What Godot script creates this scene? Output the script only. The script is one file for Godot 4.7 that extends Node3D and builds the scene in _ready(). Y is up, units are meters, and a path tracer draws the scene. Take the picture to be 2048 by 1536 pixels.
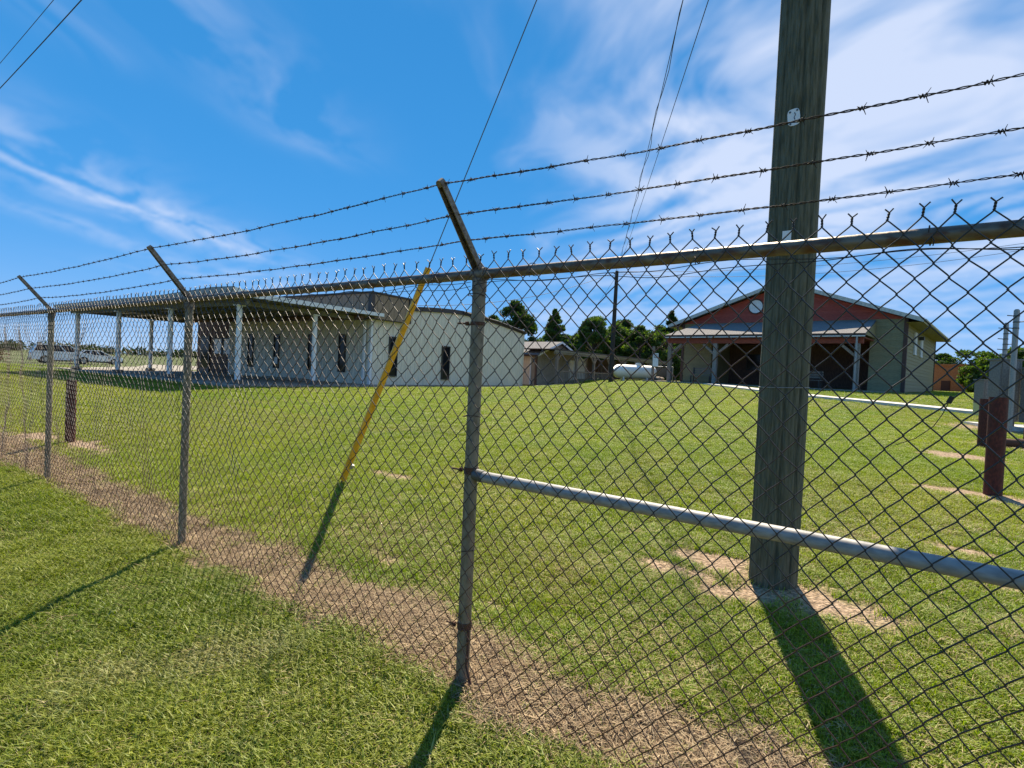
extends Node3D
# World axes: x runs along the chain link fence (to the right seen from the road), z points from the lawn to the road, y up. Metres.
# The brace post of the fence stands at the origin.

const CAM := Vector3(1.572, 1.4065, 1.8826)
const YAW := 35.844
var rng := RandomNumberGenerator.new()
var noise := FastNoiseLite.new()
var fine := FastNoiseLite.new()
var M := {}
var used := {}

# ------------------------------------------------------------------ mesh building
class MB:
	var v := PackedVector3Array()
	var n := PackedVector3Array()
	var c := PackedColorArray()
	var ix := PackedInt32Array()
	func tri(a: Vector3, b: Vector3, d: Vector3, col := Color.WHITE):
		var k := v.size()
		var nn := (b - a).cross(d - a).normalized()
		v.append(a); v.append(b); v.append(d)
		n.append(nn); n.append(nn); n.append(nn)
		c.append(col); c.append(col); c.append(col)
		ix.append(k); ix.append(k + 2); ix.append(k + 1)
	func quad(a: Vector3, b: Vector3, d: Vector3, e: Vector3, col := Color.WHITE):
		var k := v.size()
		var nn := (b - a).cross(e - a).normalized()
		if nn.length_squared() < 0.5: nn = (d - b).cross(e - b).normalized()
		for p in [a, b, d, e]:
			v.append(p); n.append(nn); c.append(col)
		ix.append_array(PackedInt32Array([k, k + 2, k + 1, k, k + 3, k + 2]))
	func box(at: Vector3, size: Vector3, turn := Basis.IDENTITY, col := Color.WHITE):
		var h := size * 0.5
		var p := []
		for s in [Vector3(-1, -1, -1), Vector3(1, -1, -1), Vector3(1, 1, -1), Vector3(-1, 1, -1), Vector3(-1, -1, 1), Vector3(1, -1, 1), Vector3(1, 1, 1), Vector3(-1, 1, 1)]:
			p.append(at + turn * (s * h))
		quad(p[4], p[5], p[6], p[7], col); quad(p[1], p[0], p[3], p[2], col)
		quad(p[5], p[1], p[2], p[6], col); quad(p[0], p[4], p[7], p[3], col)
		quad(p[7], p[6], p[2], p[3], col); quad(p[0], p[1], p[5], p[4], col)
	func span(a: Vector3, b: Vector3, col := Color.WHITE):
		box((a + b) * 0.5, (b - a).abs(), Basis.IDENTITY, col)
	func prism(pts: PackedVector2Array, z0: float, z1: float, col := Color.WHITE):   # outline in x, y (counterclockwise), pushed along z
		var t := Geometry2D.triangulate_polygon(pts)
		for i in range(0, t.size(), 3):
			var a := pts[t[i]]; var b := pts[t[i + 1]]; var d := pts[t[i + 2]]
			if (b - a).cross(d - a) < 0: var s := b; b = d; d = s
			tri(Vector3(a.x, a.y, z1), Vector3(b.x, b.y, z1), Vector3(d.x, d.y, z1), col)
			tri(Vector3(a.x, a.y, z0), Vector3(d.x, d.y, z0), Vector3(b.x, b.y, z0), col)
		for i in pts.size():
			var a := pts[i]; var b := pts[(i + 1) % pts.size()]
			quad(Vector3(a.x, a.y, z0), Vector3(b.x, b.y, z0), Vector3(b.x, b.y, z1), Vector3(a.x, a.y, z1), col)
	func tube(pts: PackedVector3Array, r, sides := 6, col := Color.WHITE, caps := true):
		var m := pts.size()
		var side := Vector3.ZERO
		var k0 := v.size()
		for i in m:
			var t: Vector3 = (pts[mini(i + 1, m - 1)] - pts[maxi(i - 1, 0)]).normalized()
			if i == 0:
				side = t.cross(Vector3.UP if absf(t.y) < 0.9 else Vector3.RIGHT).normalized()
			else:
				side = (side - t * side.dot(t)).normalized()
			var other := t.cross(side)
			var rad: float = r if r is float else r[i]
			for j in sides:
				var a := TAU * j / sides
				var d := side * cos(a) + other * sin(a)
				v.append(pts[i] + d * rad); n.append(d); c.append(col)
		for i in m - 1:
			for j in sides:
				var a := k0 + i * sides + j
				var b := k0 + i * sides + (j + 1) % sides
				ix.append(a); ix.append(a + sides); ix.append(b)
				ix.append(b); ix.append(a + sides); ix.append(b + sides)
		if caps:
			for e in [0, m - 1]:
				var t: Vector3 = (pts[0] - pts[1]).normalized() if e == 0 else (pts[m - 1] - pts[m - 2]).normalized()
				var k := v.size()
				v.append(pts[e]); n.append(t); c.append(col)
				for j in sides:
					v.append(v[k0 + e * sides + j]); n.append(t); c.append(col)
				for j in sides:
					var a := k + 1 + j; var b := k + 1 + (j + 1) % sides
					if e == 0: ix.append(k); ix.append(a); ix.append(b)
					else: ix.append(k); ix.append(b); ix.append(a)
	func mesh() -> ArrayMesh:
		var a := []
		a.resize(Mesh.ARRAY_MAX)
		a[Mesh.ARRAY_VERTEX] = v; a[Mesh.ARRAY_NORMAL] = n; a[Mesh.ARRAY_COLOR] = c; a[Mesh.ARRAY_INDEX] = ix
		var m := ArrayMesh.new()
		m.add_surface_from_arrays(Mesh.PRIMITIVE_TRIANGLES, a)
		return m

func P2(a: Array) -> PackedVector2Array:
	var p := PackedVector2Array()
	for q in a: p.append(Vector2(q[0], q[1]))
	return p

func P3(a: Array) -> PackedVector3Array:
	return PackedVector3Array(a)

# ------------------------------------------------------------------ objects
func numbered(called: String) -> String:
	var k: int = used.get(called, 0)
	used[called] = k + 1
	return called if k == 0 else "%s_%03d" % [called, k]

func tag(o: Node, label: String, category: String, group := "", kind := ""):
	if label: o.set_meta("label", label)
	if category: o.set_meta("category", category)
	if group: o.set_meta("group", group)
	if kind: o.set_meta("kind", kind)

func thing(called: String, label: String, category: String, at := Vector3.ZERO, turn := 0.0, group := "") -> Node3D:
	var o := Node3D.new()
	o.name = numbered(called)
	add_child(o)
	o.position = at
	o.rotation.y = turn
	tag(o, label, category, group)
	return o

func part(called: String, mb, m: Material, parent: Node3D = null, at := Vector3.ZERO) -> MeshInstance3D:
	var o := MeshInstance3D.new()
	o.mesh = mb.mesh() if mb is MB else mb
	o.material_override = m
	if parent:
		o.name = called
		parent.add_child(o, true)
	else:
		o.name = numbered(called)
		add_child(o)
	o.position = at
	o.cast_shadow = GeometryInstance3D.SHADOW_CASTING_SETTING_ON
	return o

func setting(called: String, mb, m: Material) -> MeshInstance3D:
	var o := part(called, mb, m)
	o.set_meta("kind", "structure")
	return o

func bp(called: String, a: Vector3, b: Vector3, m: Material, parent: Node3D) -> MeshInstance3D:   # a box from corner to corner, placed at its centre
	var mb := MB.new()
	var lo := Vector3(minf(a.x, b.x), minf(a.y, b.y), minf(a.z, b.z)); var hi := Vector3(maxf(a.x, b.x), maxf(a.y, b.y), maxf(a.z, b.z))
	mb.box(Vector3.ZERO, hi - lo)
	return part(called, mb, m, parent, (lo + hi) * 0.5)

func bar(called: String, a: Vector3, b: Vector3, w: float, m: Material, parent: Node3D, round_ := false) -> MeshInstance3D:
	var mb := MB.new()
	if round_:
		mb.tube(P3([a, b]), w * 0.5, 12)
	else:
		var d := (b - a).normalized()
		var s := d.cross(Vector3.UP if absf(d.y) < 0.95 else Vector3.RIGHT).normalized()
		mb.box((a + b) * 0.5, Vector3(w, w, a.distance_to(b)), Basis(s, d.cross(s), d))
	return part(called, mb, m, parent)

# ------------------------------------------------------------------ materials: base colours are linear values
func lin(r: float, g: float, b: float) -> Color:
	return Color(r, g, b).linear_to_srgb()

func mat(col: Color, rough := 0.8, metal := 0.0) -> StandardMaterial3D:
	var m := StandardMaterial3D.new()
	m.albedo_color = col
	m.roughness = rough
	m.metallic = metal
	return m

func ntex(cols: Array, freq: float, seed_: int, kind := FastNoiseLite.TYPE_SIMPLEX_SMOOTH, octaves := 4, size := 512) -> NoiseTexture2D:
	var t := NoiseTexture2D.new()
	t.width = size; t.height = size; t.seamless = true
	var f := FastNoiseLite.new()
	f.seed = seed_; f.frequency = freq; f.noise_type = kind; f.fractal_octaves = octaves
	t.noise = f
	var g := Gradient.new()
	g.offsets = PackedFloat32Array([0.25, 0.5, 0.75]) if cols.size() == 3 else PackedFloat32Array([0.3, 0.7])
	g.colors = PackedColorArray(cols)
	t.color_ramp = g
	return t

func ntex_n(freq: float, seed_: int, strength: float) -> NoiseTexture2D:
	var t := NoiseTexture2D.new()
	t.width = 512; t.height = 512; t.seamless = true; t.as_normal_map = true; t.bump_strength = strength
	var f := FastNoiseLite.new()
	f.seed = seed_; f.frequency = freq; f.fractal_octaves = 4
	t.noise = f
	return t

func nmat(cols: Array, scale_: Vector3, rough := 0.85, metal := 0.0, freq := 0.02, seed_ := 1, bump := 0.0, world := false) -> StandardMaterial3D:
	var m := mat(Color.WHITE, rough, metal)
	m.albedo_texture = ntex(cols, freq, seed_)
	m.uv1_triplanar = true
	m.uv1_world_triplanar = world
	m.uv1_scale = scale_
	if bump > 0:
		m.normal_enabled = true
		m.normal_texture = ntex_n(freq * 2.0, seed_ + 50, bump)
	return m

func make_materials():
	M.wire = mat(Color.WHITE, 0.42, 0.0); M.wire.vertex_color_use_as_albedo = true
	M.barb = nmat([lin(.018, .014, .012), lin(.032, .022, .018), lin(.06, .03, .02)], Vector3(9, 9, 9), 0.85, 0.0, .03, 3)
	M.post = nmat([lin(.15, .125, .085), lin(.215, .185, .135), lin(.27, .235, .18)], Vector3(3, 1.2, 3), 0.6, 0.35, .02, 4, 1.5)
	M.rail = nmat([lin(.11, .05, .03), lin(.16, .135, .105), lin(.21, .18, .145)], Vector3(.9, 2, 2), 0.5, 0.45, .02, 5, 1.0)
	M.brace = nmat([lin(.23, .225, .22), lin(.29, .285, .28), lin(.34, .335, .33)], Vector3(1.5, 4, 4), 0.6, 0.2, .02, 6)
	M.rust = nmat([lin(.05, .022, .014), lin(.10, .045, .028), lin(.15, .075, .045)], Vector3(8, 8, 8), 0.85, 0.15, .03, 7)
	M.arm = nmat([lin(.12, .085, .06), lin(.19, .155, .12), lin(.24, .205, .165)], Vector3(4, 4, 4), 0.6, 0.3, .02, 8)
	M.pole = nmat([lin(.060, .060, .037), lin(.098, .096, .062), lin(.135, .128, .087)], Vector3(4, .3, 4), 0.9, 0.0, .03, 9, 3.5)
	M.pole_dark = nmat([lin(.02, .017, .015), lin(.035, .03, .026), lin(.055, .045, .04)], Vector3(3, .3, 3), 0.9, 0.0, .03, 10)
	M.tag = mat(lin(.72, .72, .74), 0.5)
	M.ink = mat(lin(.04, .05, .09), 0.6)
	M.guard = nmat([lin(.62, .29, .012), lin(.74, .36, .02), lin(.80, .44, .05)], Vector3(1.2, .8, 1.2), 0.45, 0.0, .02, 11)
	M.cable = mat(lin(.02, .02, .022), 0.6)
	M.steel_cable = mat(lin(.12, .12, .125), 0.5, 0.5)
	M.concrete = nmat([lin(.46, .44, .40), lin(.54, .52, .48), lin(.60, .58, .54)], Vector3(.6, .6, .6), 0.9, 0.0, .03, 12, 2.0)
	M.slab = nmat([lin(.22, .19, .155), lin(.27, .235, .195), lin(.32, .285, .24)], Vector3(.4, .4, .4), 0.9, 0.0, .03, 13, 2.0)
	M.asphalt = nmat([lin(.24, .21, .17), lin(.30, .27, .22), lin(.35, .32, .27)], Vector3(.3, .3, .3), 0.95, 0.0, .04, 14, 2.0)
	M.panel = nmat([lin(.63, .57, .46), lin(.70, .635, .52), lin(.74, .68, .57)], Vector3(.8, .12, .8), 0.5, 0.0, .02, 15)
	M.panel_tan = nmat([lin(.24, .16, .098), lin(.285, .195, .122), lin(.32, .225, .145)], Vector3(.8, .12, .8), 0.55, 0.0, .02, 16)
	M.brown_trim = mat(lin(.042, .03, .026), 0.5)
	M.brown_wall = nmat([lin(.085, .045, .032), lin(.115, .06, .043), lin(.15, .085, .06)], Vector3(1.2, .3, 1.2), 0.7, 0.0, .02, 17)
	M.white = nmat([lin(.66, .67, .68), lin(.74, .75, .76), lin(.79, .79, .80)], Vector3(.7, .3, .7), 0.45, 0.0, .02, 18)
	M.trim = nmat([lin(.38, .40, .37), lin(.44, .46, .43), lin(.49, .51, .48)], Vector3(.7, .3, .7), 0.6, 0.0, .02, 39)
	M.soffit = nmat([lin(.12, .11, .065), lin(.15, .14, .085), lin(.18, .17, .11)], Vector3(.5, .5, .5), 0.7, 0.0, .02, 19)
	M.canopy_grey = nmat([lin(.20, .205, .205), lin(.25, .255, .255), lin(.30, .305, .30)], Vector3(.5, .5, .5), 0.5, 0.2, .02, 20)
	M.glass = mat(lin(.012, .014, .018), 0.06); M.glass.metallic_specular = 0.3
	M.frame_dark = mat(lin(.03, .028, .027), 0.5)
	M.roof_brown = mat(lin(.05, .04, .036), 0.5, 0.1)
	M.shed_wall = nmat([lin(.28, .225, .165), lin(.34, .28, .21), lin(.39, .325, .25)], Vector3(2.0, .3, 2.0), 0.8, 0.0, .02, 21)
	M.shingle = nmat([lin(.14, .132, .128), lin(.20, .19, .185), lin(.27, .255, .25)], Vector3(2.5, 2.5, 2.5), 0.95, 0.0, .06, 22, 4.0)
	M.timber = nmat([lin(.15, .115, .09), lin(.22, .175, .145), lin(.29, .24, .20)], Vector3(3, .5, 3), 0.85, 0.0, .03, 23)
	M.timber_grey = nmat([lin(.16, .15, .135), lin(.24, .225, .205), lin(.31, .29, .27)], Vector3(3, .5, 3), 0.9, 0.0, .03, 24)
	M.red_wood = nmat([lin(.16, .035, .02), lin(.22, .05, .03), lin(.28, .07, .04)], Vector3(.4, 3, .4), 0.8, 0.0, .02, 25)
	M.siding = [nmat([lin(.21, .19, .105), lin(.245, .225, .13), lin(.28, .26, .155)], Vector3(.4, 2, .4), 0.8, 0.0, .02, 26),
		nmat([lin(.225, .205, .115), lin(.26, .24, .14), lin(.295, .275, .165)], Vector3(.4, 2, .4), 0.8, 0.0, .02, 27)]
	M.red_siding = [nmat([lin(.30, .05, .032), lin(.35, .06, .04), lin(.40, .078, .052)], Vector3(.4, 2, .4), 0.75, 0.0, .02, 28),
		nmat([lin(.32, .055, .036), lin(.37, .068, .045), lin(.42, .088, .06)], Vector3(.4, 2, .4), 0.75, 0.0, .02, 29)]
	M.corner_brown = mat(lin(.085, .045, .035), 0.7)
	M.tank = nmat([lin(.70, .70, .68), lin(.78, .78, .76), lin(.82, .82, .80)], Vector3(1, 1, 1), 0.35, 0.0, .02, 30)
	M.orange = nmat([lin(.42, .13, .045), lin(.50, .16, .06), lin(.56, .20, .08)], Vector3(.8, .8, .8), 0.8, 0.0, .02, 31)
	M.orange_dark = mat(lin(.10, .03, .018), 0.8)
	M.bollard = nmat([lin(.045, .005, .003), lin(.072, .009, .006), lin(.10, .017, .010)], Vector3(2, 1, 2), 0.7, 0.0, .03, 32, 1.5)
	M.galv = nmat([lin(.22, .225, .235), lin(.28, .285, .295), lin(.33, .335, .345)], Vector3(3, 2, 3), 0.45, 0.5, .03, 33)
	M.galv_dark = mat(lin(.10, .105, .11), 0.5, 0.4)
	M.meter_grey = nmat([lin(.11, .112, .112), lin(.15, .152, .152), lin(.19, .192, .19)], Vector3(2, 2, 2), 0.5, 0.1, .02, 34)
	M.car_paint = mat(lin(.74, .76, .80), 0.3, 0.0); M.car_paint.clearcoat_enabled = true; M.car_paint.clearcoat = 1.0
	M.car_white = mat(lin(.80, .80, .80), 0.3); M.car_white.clearcoat_enabled = true; M.car_white.clearcoat = 1.0
	M.tyre = mat(lin(.02, .02, .02), 0.9)
	M.rim_metal = mat(lin(.4, .4, .42), 0.35, 0.8)
	M.lamp_red = mat(lin(.35, .02, .015), 0.3)
	M.bark = nmat([lin(.05, .04, .03), lin(.085, .068, .052), lin(.13, .105, .08)], Vector3(2, .6, 2), 0.95, 0.0, .03, 35, 5.0)
	M.leaf = mat(Color.WHITE, 0.65); M.leaf.vertex_color_use_as_albedo = true; M.leaf.backlight_enabled = true; M.leaf.backlight = Color(.95, 1.0, .45)
	M.grass = mat(Color.WHITE, 0.55); M.grass.vertex_color_use_as_albedo = true; M.grass.backlight_enabled = true; M.grass.backlight = Color(.85, .9, .45)
	M.straw = mat(Color.WHITE, 0.8); M.straw.vertex_color_use_as_albedo = true; M.straw.backlight_enabled = true; M.straw.backlight = Color(.5, .45, .35)
	M.clod = mat(Color.WHITE, 0.95); M.clod.vertex_color_use_as_albedo = true
	M.ground = mat(Color.WHITE, 0.95)
	M.ground.vertex_color_use_as_albedo = true
	M.ground.albedo_texture = ntex([Color(.62, .60, .56), Color(.84, .83, .80), Color(1, 1, 1)], .05, 36)
	M.ground.uv1_triplanar = true; M.ground.uv1_world_triplanar = true; M.ground.uv1_scale = Vector3(.9, .9, .9)
	M.ground.normal_enabled = true; M.ground.normal_texture = ntex_n(.09, 37, 8.0)
	for m in M.values():
		for q in (m if m is Array else [m]):
			q.cull_mode = BaseMaterial3D.CULL_DISABLED

# ------------------------------------------------------------------ the lie of the land
const RN := [-9.0, -6.0, -3.0, -1.5, 0.0, 2.0, 6.4, 12.0, 16.8, 23.0, 33.0, 45.0, 60.0, 120.0]
const RY := [-.46, -.42, -.33, -.19, 0.0, .17, .32, .46, .60, .90, 1.22, 1.32, 1.37, 1.2]
const LN := [-9.0, -6.0, -3.0, -1.5, 0.0, 2.0, 5.0, 7.4, 14.0, 27.0, 30.0, 34.0, 45.0, 60.0, 120.0]
const LY := [-.46, -.42, -.33, -.19, 0.0, .14, .33, .44, .45, .46, .60, 1.0, 1.1, 1.0, .6]

func curve(xs: Array, ys: Array, x: float) -> float:
	if x <= xs[0]: return ys[0]
	for i in range(1, xs.size()):
		if x < xs[i]:
			var t: float = (x - xs[i - 1]) / (xs[i] - xs[i - 1])
			var w: float = xs[i] - xs[i - 1]
			var m0: float = 0.0 if i < 2 else (ys[i] - ys[i - 2]) / (xs[i] - xs[i - 2])
			var m1: float = 0.0 if i > xs.size() - 2 else (ys[i + 1] - ys[i - 1]) / (xs[i + 1] - xs[i - 1])
			var t2 := t * t; var t3 := t2 * t
			return (2 * t3 - 3 * t2 + 1) * ys[i - 1] + (t3 - 2 * t2 + t) * w * m0 + (-2 * t3 + 3 * t2) * ys[i] + (t3 - t2) * w * m1
	return ys[-1]

func H(x: float, z: float) -> float:
	var y := lerpf(curve(LN, LY, -z), curve(RN, RY, -z), smoothstep(-17.5, -11.0, x))
	if x < -34.0: y = lerpf(y, .16, smoothstep(-34.0, -58.0, x) if false else clampf((-34.0 - x) / 24.0, 0, 1))
	var near := clampf(1.0 - Vector2(x - 1.5, z).length() / 30.0, 0, 1)
	y += near * (noise.get_noise_2d(x * 60.0, z * 60.0) * .022 + noise.get_noise_2d(x * 14.0, z * 14.0) * .03 * clampf(absf(z) * .6, 0, 1))
	return y

func G(x: float, z: float, dy := 0.0) -> Vector3:
	return Vector3(x, H(x, z) + dy, z)

# how dead the ground is (sprayed strip under the fence): 0..1
func dead(x: float, z: float) -> float:
	var n := -z
	var w := noise.get_noise_2d(x * 45.0 + 300.0, 7.0) * .16 + noise.get_noise_2d(x * 160.0, z * 160.0) * .10
	var lo := -.03 - .10 * smoothstep(5.5, 9.0, -x)
	var hi := .40 + .15 * smoothstep(5.0, 9.0, -x)
	return smoothstep(lo - .05, lo + .05, n + w * .8) * (1.0 - smoothstep(hi - .07, hi + .07, n + w))

const BARE := [[.58, -2.02, .40, .24], [1.28, -1.72, .36, .22], [.92, -1.60, .36, .18], [.40, -1.70, .26, .13], [2.1, -6.0, .6, .26], [2.7, -5.75, .5, .26], [1.9, -3.4, .26, .14], [2.3, -9.3, .7, .5], [3.3, -11.6, .9, .6],
	[-7.8, -.85, .9, .22], [-9.2, -.7, .8, .3], [-3.1, -2.35, .34, .10], [3.6, -15.6, 1.6, 1.2], [-2.6, -.62, .2, .06], [-1.4, -.72, .25, .07], [-2.75, .03, .22, .07], [-2.35, .08, .16, .06], [-1.0, .10, .2, .05], [2.3, -2.7, .28, .14], [-.3, -.60, .2, .06]]

func bare(x: float, z: float) -> float:
	var b := 0.0
	for e in BARE:
		var d := Vector2((x - e[0]) / e[2], (z - e[1]) / e[3]).length()
		if d < 1.9: b = maxf(b, 1.0 - smoothstep(.6, 1.15, d + noise.get_noise_2d(x * 150.0, z * 150.0) * .75 + fine.get_noise_2d(x * 420.0, z * 420.0) * .35))
	return b

const PATH := [[-7.5, -30.2], [-4.2, -26.2], [-1.3, -23.3], [3.2, -20.3], [8.5, -17.6], [14.0, -15.2]]

func blocked(x: float, z: float) -> bool:
	if x < -16.8 and z < -7.3 and z > -15.0 and x > -46: return true
	if x < -17.5 and z < -14: return true
	if x > -13.6 and x < 2.4 and z < -30.4: return true
	if x < -38 and z < -6: return false
	if z < -14 and z > -32:
		for i in PATH.size() - 1:
			var a := Vector2(PATH[i][0], PATH[i][1]); var b := Vector2(PATH[i + 1][0], PATH[i + 1][1])
			if Geometry2D.get_closest_point_to_segment(Vector2(x, z), a, b).distance_to(Vector2(x, z)) < .56: return true
	return false

func lawn_colour(x: float, z: float) -> Color:   # linear
	var a := noise.get_noise_2d(x * 9.0 + 50.0, z * 9.0) * .5 + .5
	var b := fine.get_noise_2d(x * 30.0, z * 30.0) * .5 + .5
	var t := clampf((a * .6 + b * .55 - .22) * 1.25, 0, 1)
	if z > 0.0:
		var verge := Color(.168, .238, .007).lerp(Color(.405, .405, .038), t)
		return verge.lerp(Color(.48, .42, .19), smoothstep(.62, .85, fine.get_noise_2d(x * 22.0 + 9.0, z * 22.0) * .5 + .5) * .8)
	var lawn := Color(.190, .285, .007).lerp(Color(.380, .405, .018), t)
	var dry := smoothstep(.50, .74, noise.get_noise_2d(x * 6.5 - 80.0, z * 6.5 + 31.0) * .35 + fine.get_noise_2d(x * 26.0 + 5.0, z * 26.0) * .35 + .5)
	dry = maxf(dry * .38, smoothstep(-4.0, -9.0, x) * .35 if z > -5 else 0.0)
	return lawn.lerp(Color(.36, .325, .075), dry)

# ------------------------------------------------------------------
func _ready():
	rng.seed = 20250
	noise.seed = 11; noise.frequency = 0.02; noise.fractal_octaves = 3
	fine.seed = 12; fine.frequency = 0.02; fine.fractal_octaves = 4
	var cam := Camera3D.new()
	cam.name = "camera"
	cam.position = CAM
	cam.basis = Basis(Vector3.UP, deg_to_rad(YAW)) * Basis(Vector3.RIGHT, deg_to_rad(-1.328)) * Basis(Vector3.BACK, deg_to_rad(2.617))
	cam.fov = rad_to_deg(2.0 * atan(768.0 / 1100.0))
	cam.near = 0.05
	cam.far = 5000.0
	add_child(cam)
	cam.current = true
	var env := Environment.new()
	env.background_mode = Environment.BG_SKY
	env.sky = Sky.new()
	var pano := PanoramaSkyMaterial.new()
	pano.panorama = sky_texture()
	env.sky.sky_material = pano
	env.background_energy_multiplier = 0.55
	env.tonemap_mode = Environment.TONE_MAPPER_LINEAR
	env.tonemap_exposure = 2.1
	env.ambient_light_source = Environment.AMBIENT_SOURCE_SKY
	env.sdfgi_enabled = true; env.ssao_enabled = true; env.ssil_enabled = true
	var we := WorldEnvironment.new()
	we.name = "environment"
	we.environment = env
	add_child(we)
	var sun := DirectionalLight3D.new()
	sun.name = "sun"
	sun.light_energy = 1.5
	sun.light_color = Color(1.0, .94, .83)
	sun.light_angular_distance = 0.53
	sun.shadow_enabled = true
	add_child(sun)
	var az := deg_to_rad(22.4); var el := deg_to_rad(51.8)
	var towards := Vector3(-sin(az) * cos(el), sin(el), -cos(az) * cos(el))
	sun.look_at_from_position(towards * 50.0, Vector3.ZERO, Vector3.UP)
	make_materials()
	ground()
	paving()
	metal_building()
	canopy()
	shed()
	walkway()
	barn()
	orange_shed()
	trees()
	chain_link_fence()
	near_pole()
	far_pole()
	wires()
	propane_tank()
	bollards()
	meter_station()
	porch_things()
	vehicles()
	grasses()

# ------------------------------------------------------------------ sky: air and cirrus, the same rules in every direction
func sky_texture() -> ImageTexture:
	var w := 2048; var h := 1024
	var data := PackedFloat32Array()
	data.resize(w * h * 3)
	var streak := FastNoiseLite.new()
	streak.seed = 5; streak.frequency = 1.0; streak.fractal_octaves = 5; streak.fractal_gain = .55
	var big := FastNoiseLite.new()
	big.seed = 8; big.frequency = 1.0; big.fractal_octaves = 3
	var top := Vector3(.030, .215, .55); var mid := Vector3(.064, .345, .80); var low := Vector3(.42, .60, .86)
	var yaw := deg_to_rad(YAW)
	for j in h:
		var el := (0.5 - (j + .5) / h) * PI
		var se := sin(el); var ce := cos(el)
		var base: Vector3
		if se >= 0:
			var t := pow(1.0 - se, 2.2)
			base = top.lerp(mid, clampf(t * 1.25, 0, 1)).lerp(low, pow(1.0 - se, 12.0))
		else:
			base = Vector3(.16, .17, .12)
		for i in w:
			var c := base
			if se > .012:
				var ang := (i + .5) / w * TAU + yaw
				var k := ce / maxf(se, .035)
				var qx := sin(ang) * k; var qz := cos(ang) * k      # where the ray meets the cirrus layer, in units of its height
				var wx := big.get_noise_2d(qx * .35, qz * .35); var wz := big.get_noise_2d(qx * .35 + 40.0, qz * .35)
				var a := streak.get_noise_2d((qx + wx * .45) * .70 + qz * .10, (qz + wz * .6) * .30)
				var f := streak.get_noise_2d((qx + wx * .5) * 2.3 + 9.0 + qz * .6, (qz + wz * .6) * 1.0)
				# a bank of cirrus that lies over one half of the sky and thins out over the other
				var bank := smoothstep(-.15, .95, qx + .45 * wx + .35 * a + .2 * f) * (1.0 - .5 * smoothstep(2.6, 6.0, qz))
				var d := clampf(a * 1.05 + f * .75 + .58, 0, 1) * bank
				# long lone streaks on the clear side, all drawn out the same way
				for s in [[-2.55, 3.5, .42, 2.1, .70], [-.93, 1.75, .20, .95, .36], [-1.45, 1.6, .12, .35, .22], [-3.6, 4.2, .25, 1.6, .3], [.25, 1.25, .3, .25, .35], [-3.2, 7.5, 1.2, 1.6, .35]]:
					var ex: float = (qx + wx * .22 - s[0]) / s[2]; var ez: float = (qz - s[1]) / s[3]
					var e := exp(-ex * ex - ez * ez * ez * ez)
					d += e * s[4] * clampf(.55 + f * 1.3 + a * .4, 0, 1.2)
				d = clampf(d, 0, 1) * smoothstep(.012, .10, se)
				c = c.lerp(Vector3(.68, .745, .91), d * .80)
			var o := (j * w + i) * 3
			data[o] = c.x; data[o + 1] = c.y; data[o + 2] = c.z
	var im := Image.create_from_data(w, h, false, Image.FORMAT_RGBF, data.to_byte_array())
	return ImageTexture.create_from_image(im)

# ------------------------------------------------------------------ ground
func ground():
	var xs := PackedFloat32Array(); var zs := PackedFloat32Array()
	var x := -11.0
	while x < 7.0: xs.append(x); x += .13
	var step := .2
	while x < 1500.0: xs.append(x); x += step; step = minf(step * 1.09, 120.0) if x < 500 else 200.0
	step = .2; x = -11.0 - step
	var left := []
	while x > -1800.0: left.append(x); step = minf(step * 1.08, 130.0); x -= step
	left.reverse()
	var all := PackedFloat32Array(left); all.append_array(xs); xs = all
	var z := 4.0
	while z > -9.0: zs.append(z); z -= .13
	step = .2
	while z > -2200.0: zs.append(z); z -= step; step = minf(step * 1.08, 150.0)
	var front := []
	step = .3; z = 4.0 + step
	while z < 400.0: front.append(z); step *= 1.25; z += step
	front.reverse()
	all = PackedFloat32Array(front); all.append_array(zs); zs = all
	var v := PackedVector3Array(); var c := PackedColorArray(); var ix := PackedInt32Array(); var n := PackedVector3Array()
	for zz in zs:
		for xx in xs:
			v.append(Vector3(xx, H(xx, zz), zz))
			var col := lawn_colour(xx, zz) * Color(.62, .60, .62)
			if xx < -44.0 + 2.0 * noise.get_noise_1d(zz * 20.0) or zz < -58.0 + 2.0 * noise.get_noise_1d(xx * 20.0):      # the hayfield beyond the mown ground
				col = Color(.105, .150, .028).lerp(Color(.150, .180, .048), noise.get_noise_2d(xx * 3.0, zz * 3.0) * .5 + .5)
			var dd := dead(xx, zz)
			if dd > 0: col = col.lerp(Color(.125, .080, .050), dd)
			var bb := bare(xx, zz)
			if bb > 0: col = col.lerp(Color(.47, .335, .225), bb)
			c.append(col)
	var w := xs.size()
	for j in zs.size():
		for i in w:
			var a := v[j * w + maxi(i - 1, 0)]; var b := v[j * w + mini(i + 1, w - 1)]
			var d := v[maxi(j - 1, 0) * w + i]; var e := v[mini(j + 1, zs.size() - 1) * w + i]
			n.append((d - e).cross(b - a).normalized())
	for j in zs.size() - 1:
		for i in w - 1:
			var k := j * w + i
			ix.append_array(PackedInt32Array([k, k + w, k + 1, k + 1, k + w, k + w + 1]))
	var arr := []
	arr.resize(Mesh.ARRAY_MAX)
	arr[Mesh.ARRAY_VERTEX] = v; arr[Mesh.ARRAY_NORMAL] = n; arr[Mesh.ARRAY_COLOR] = c; arr[Mesh.ARRAY_INDEX] = ix
	var m := ArrayMesh.new()
	m.add_surface_from_arrays(Mesh.PRIMITIVE_TRIANGLES, arr)
	setting("ground", m, M.ground)

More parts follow.
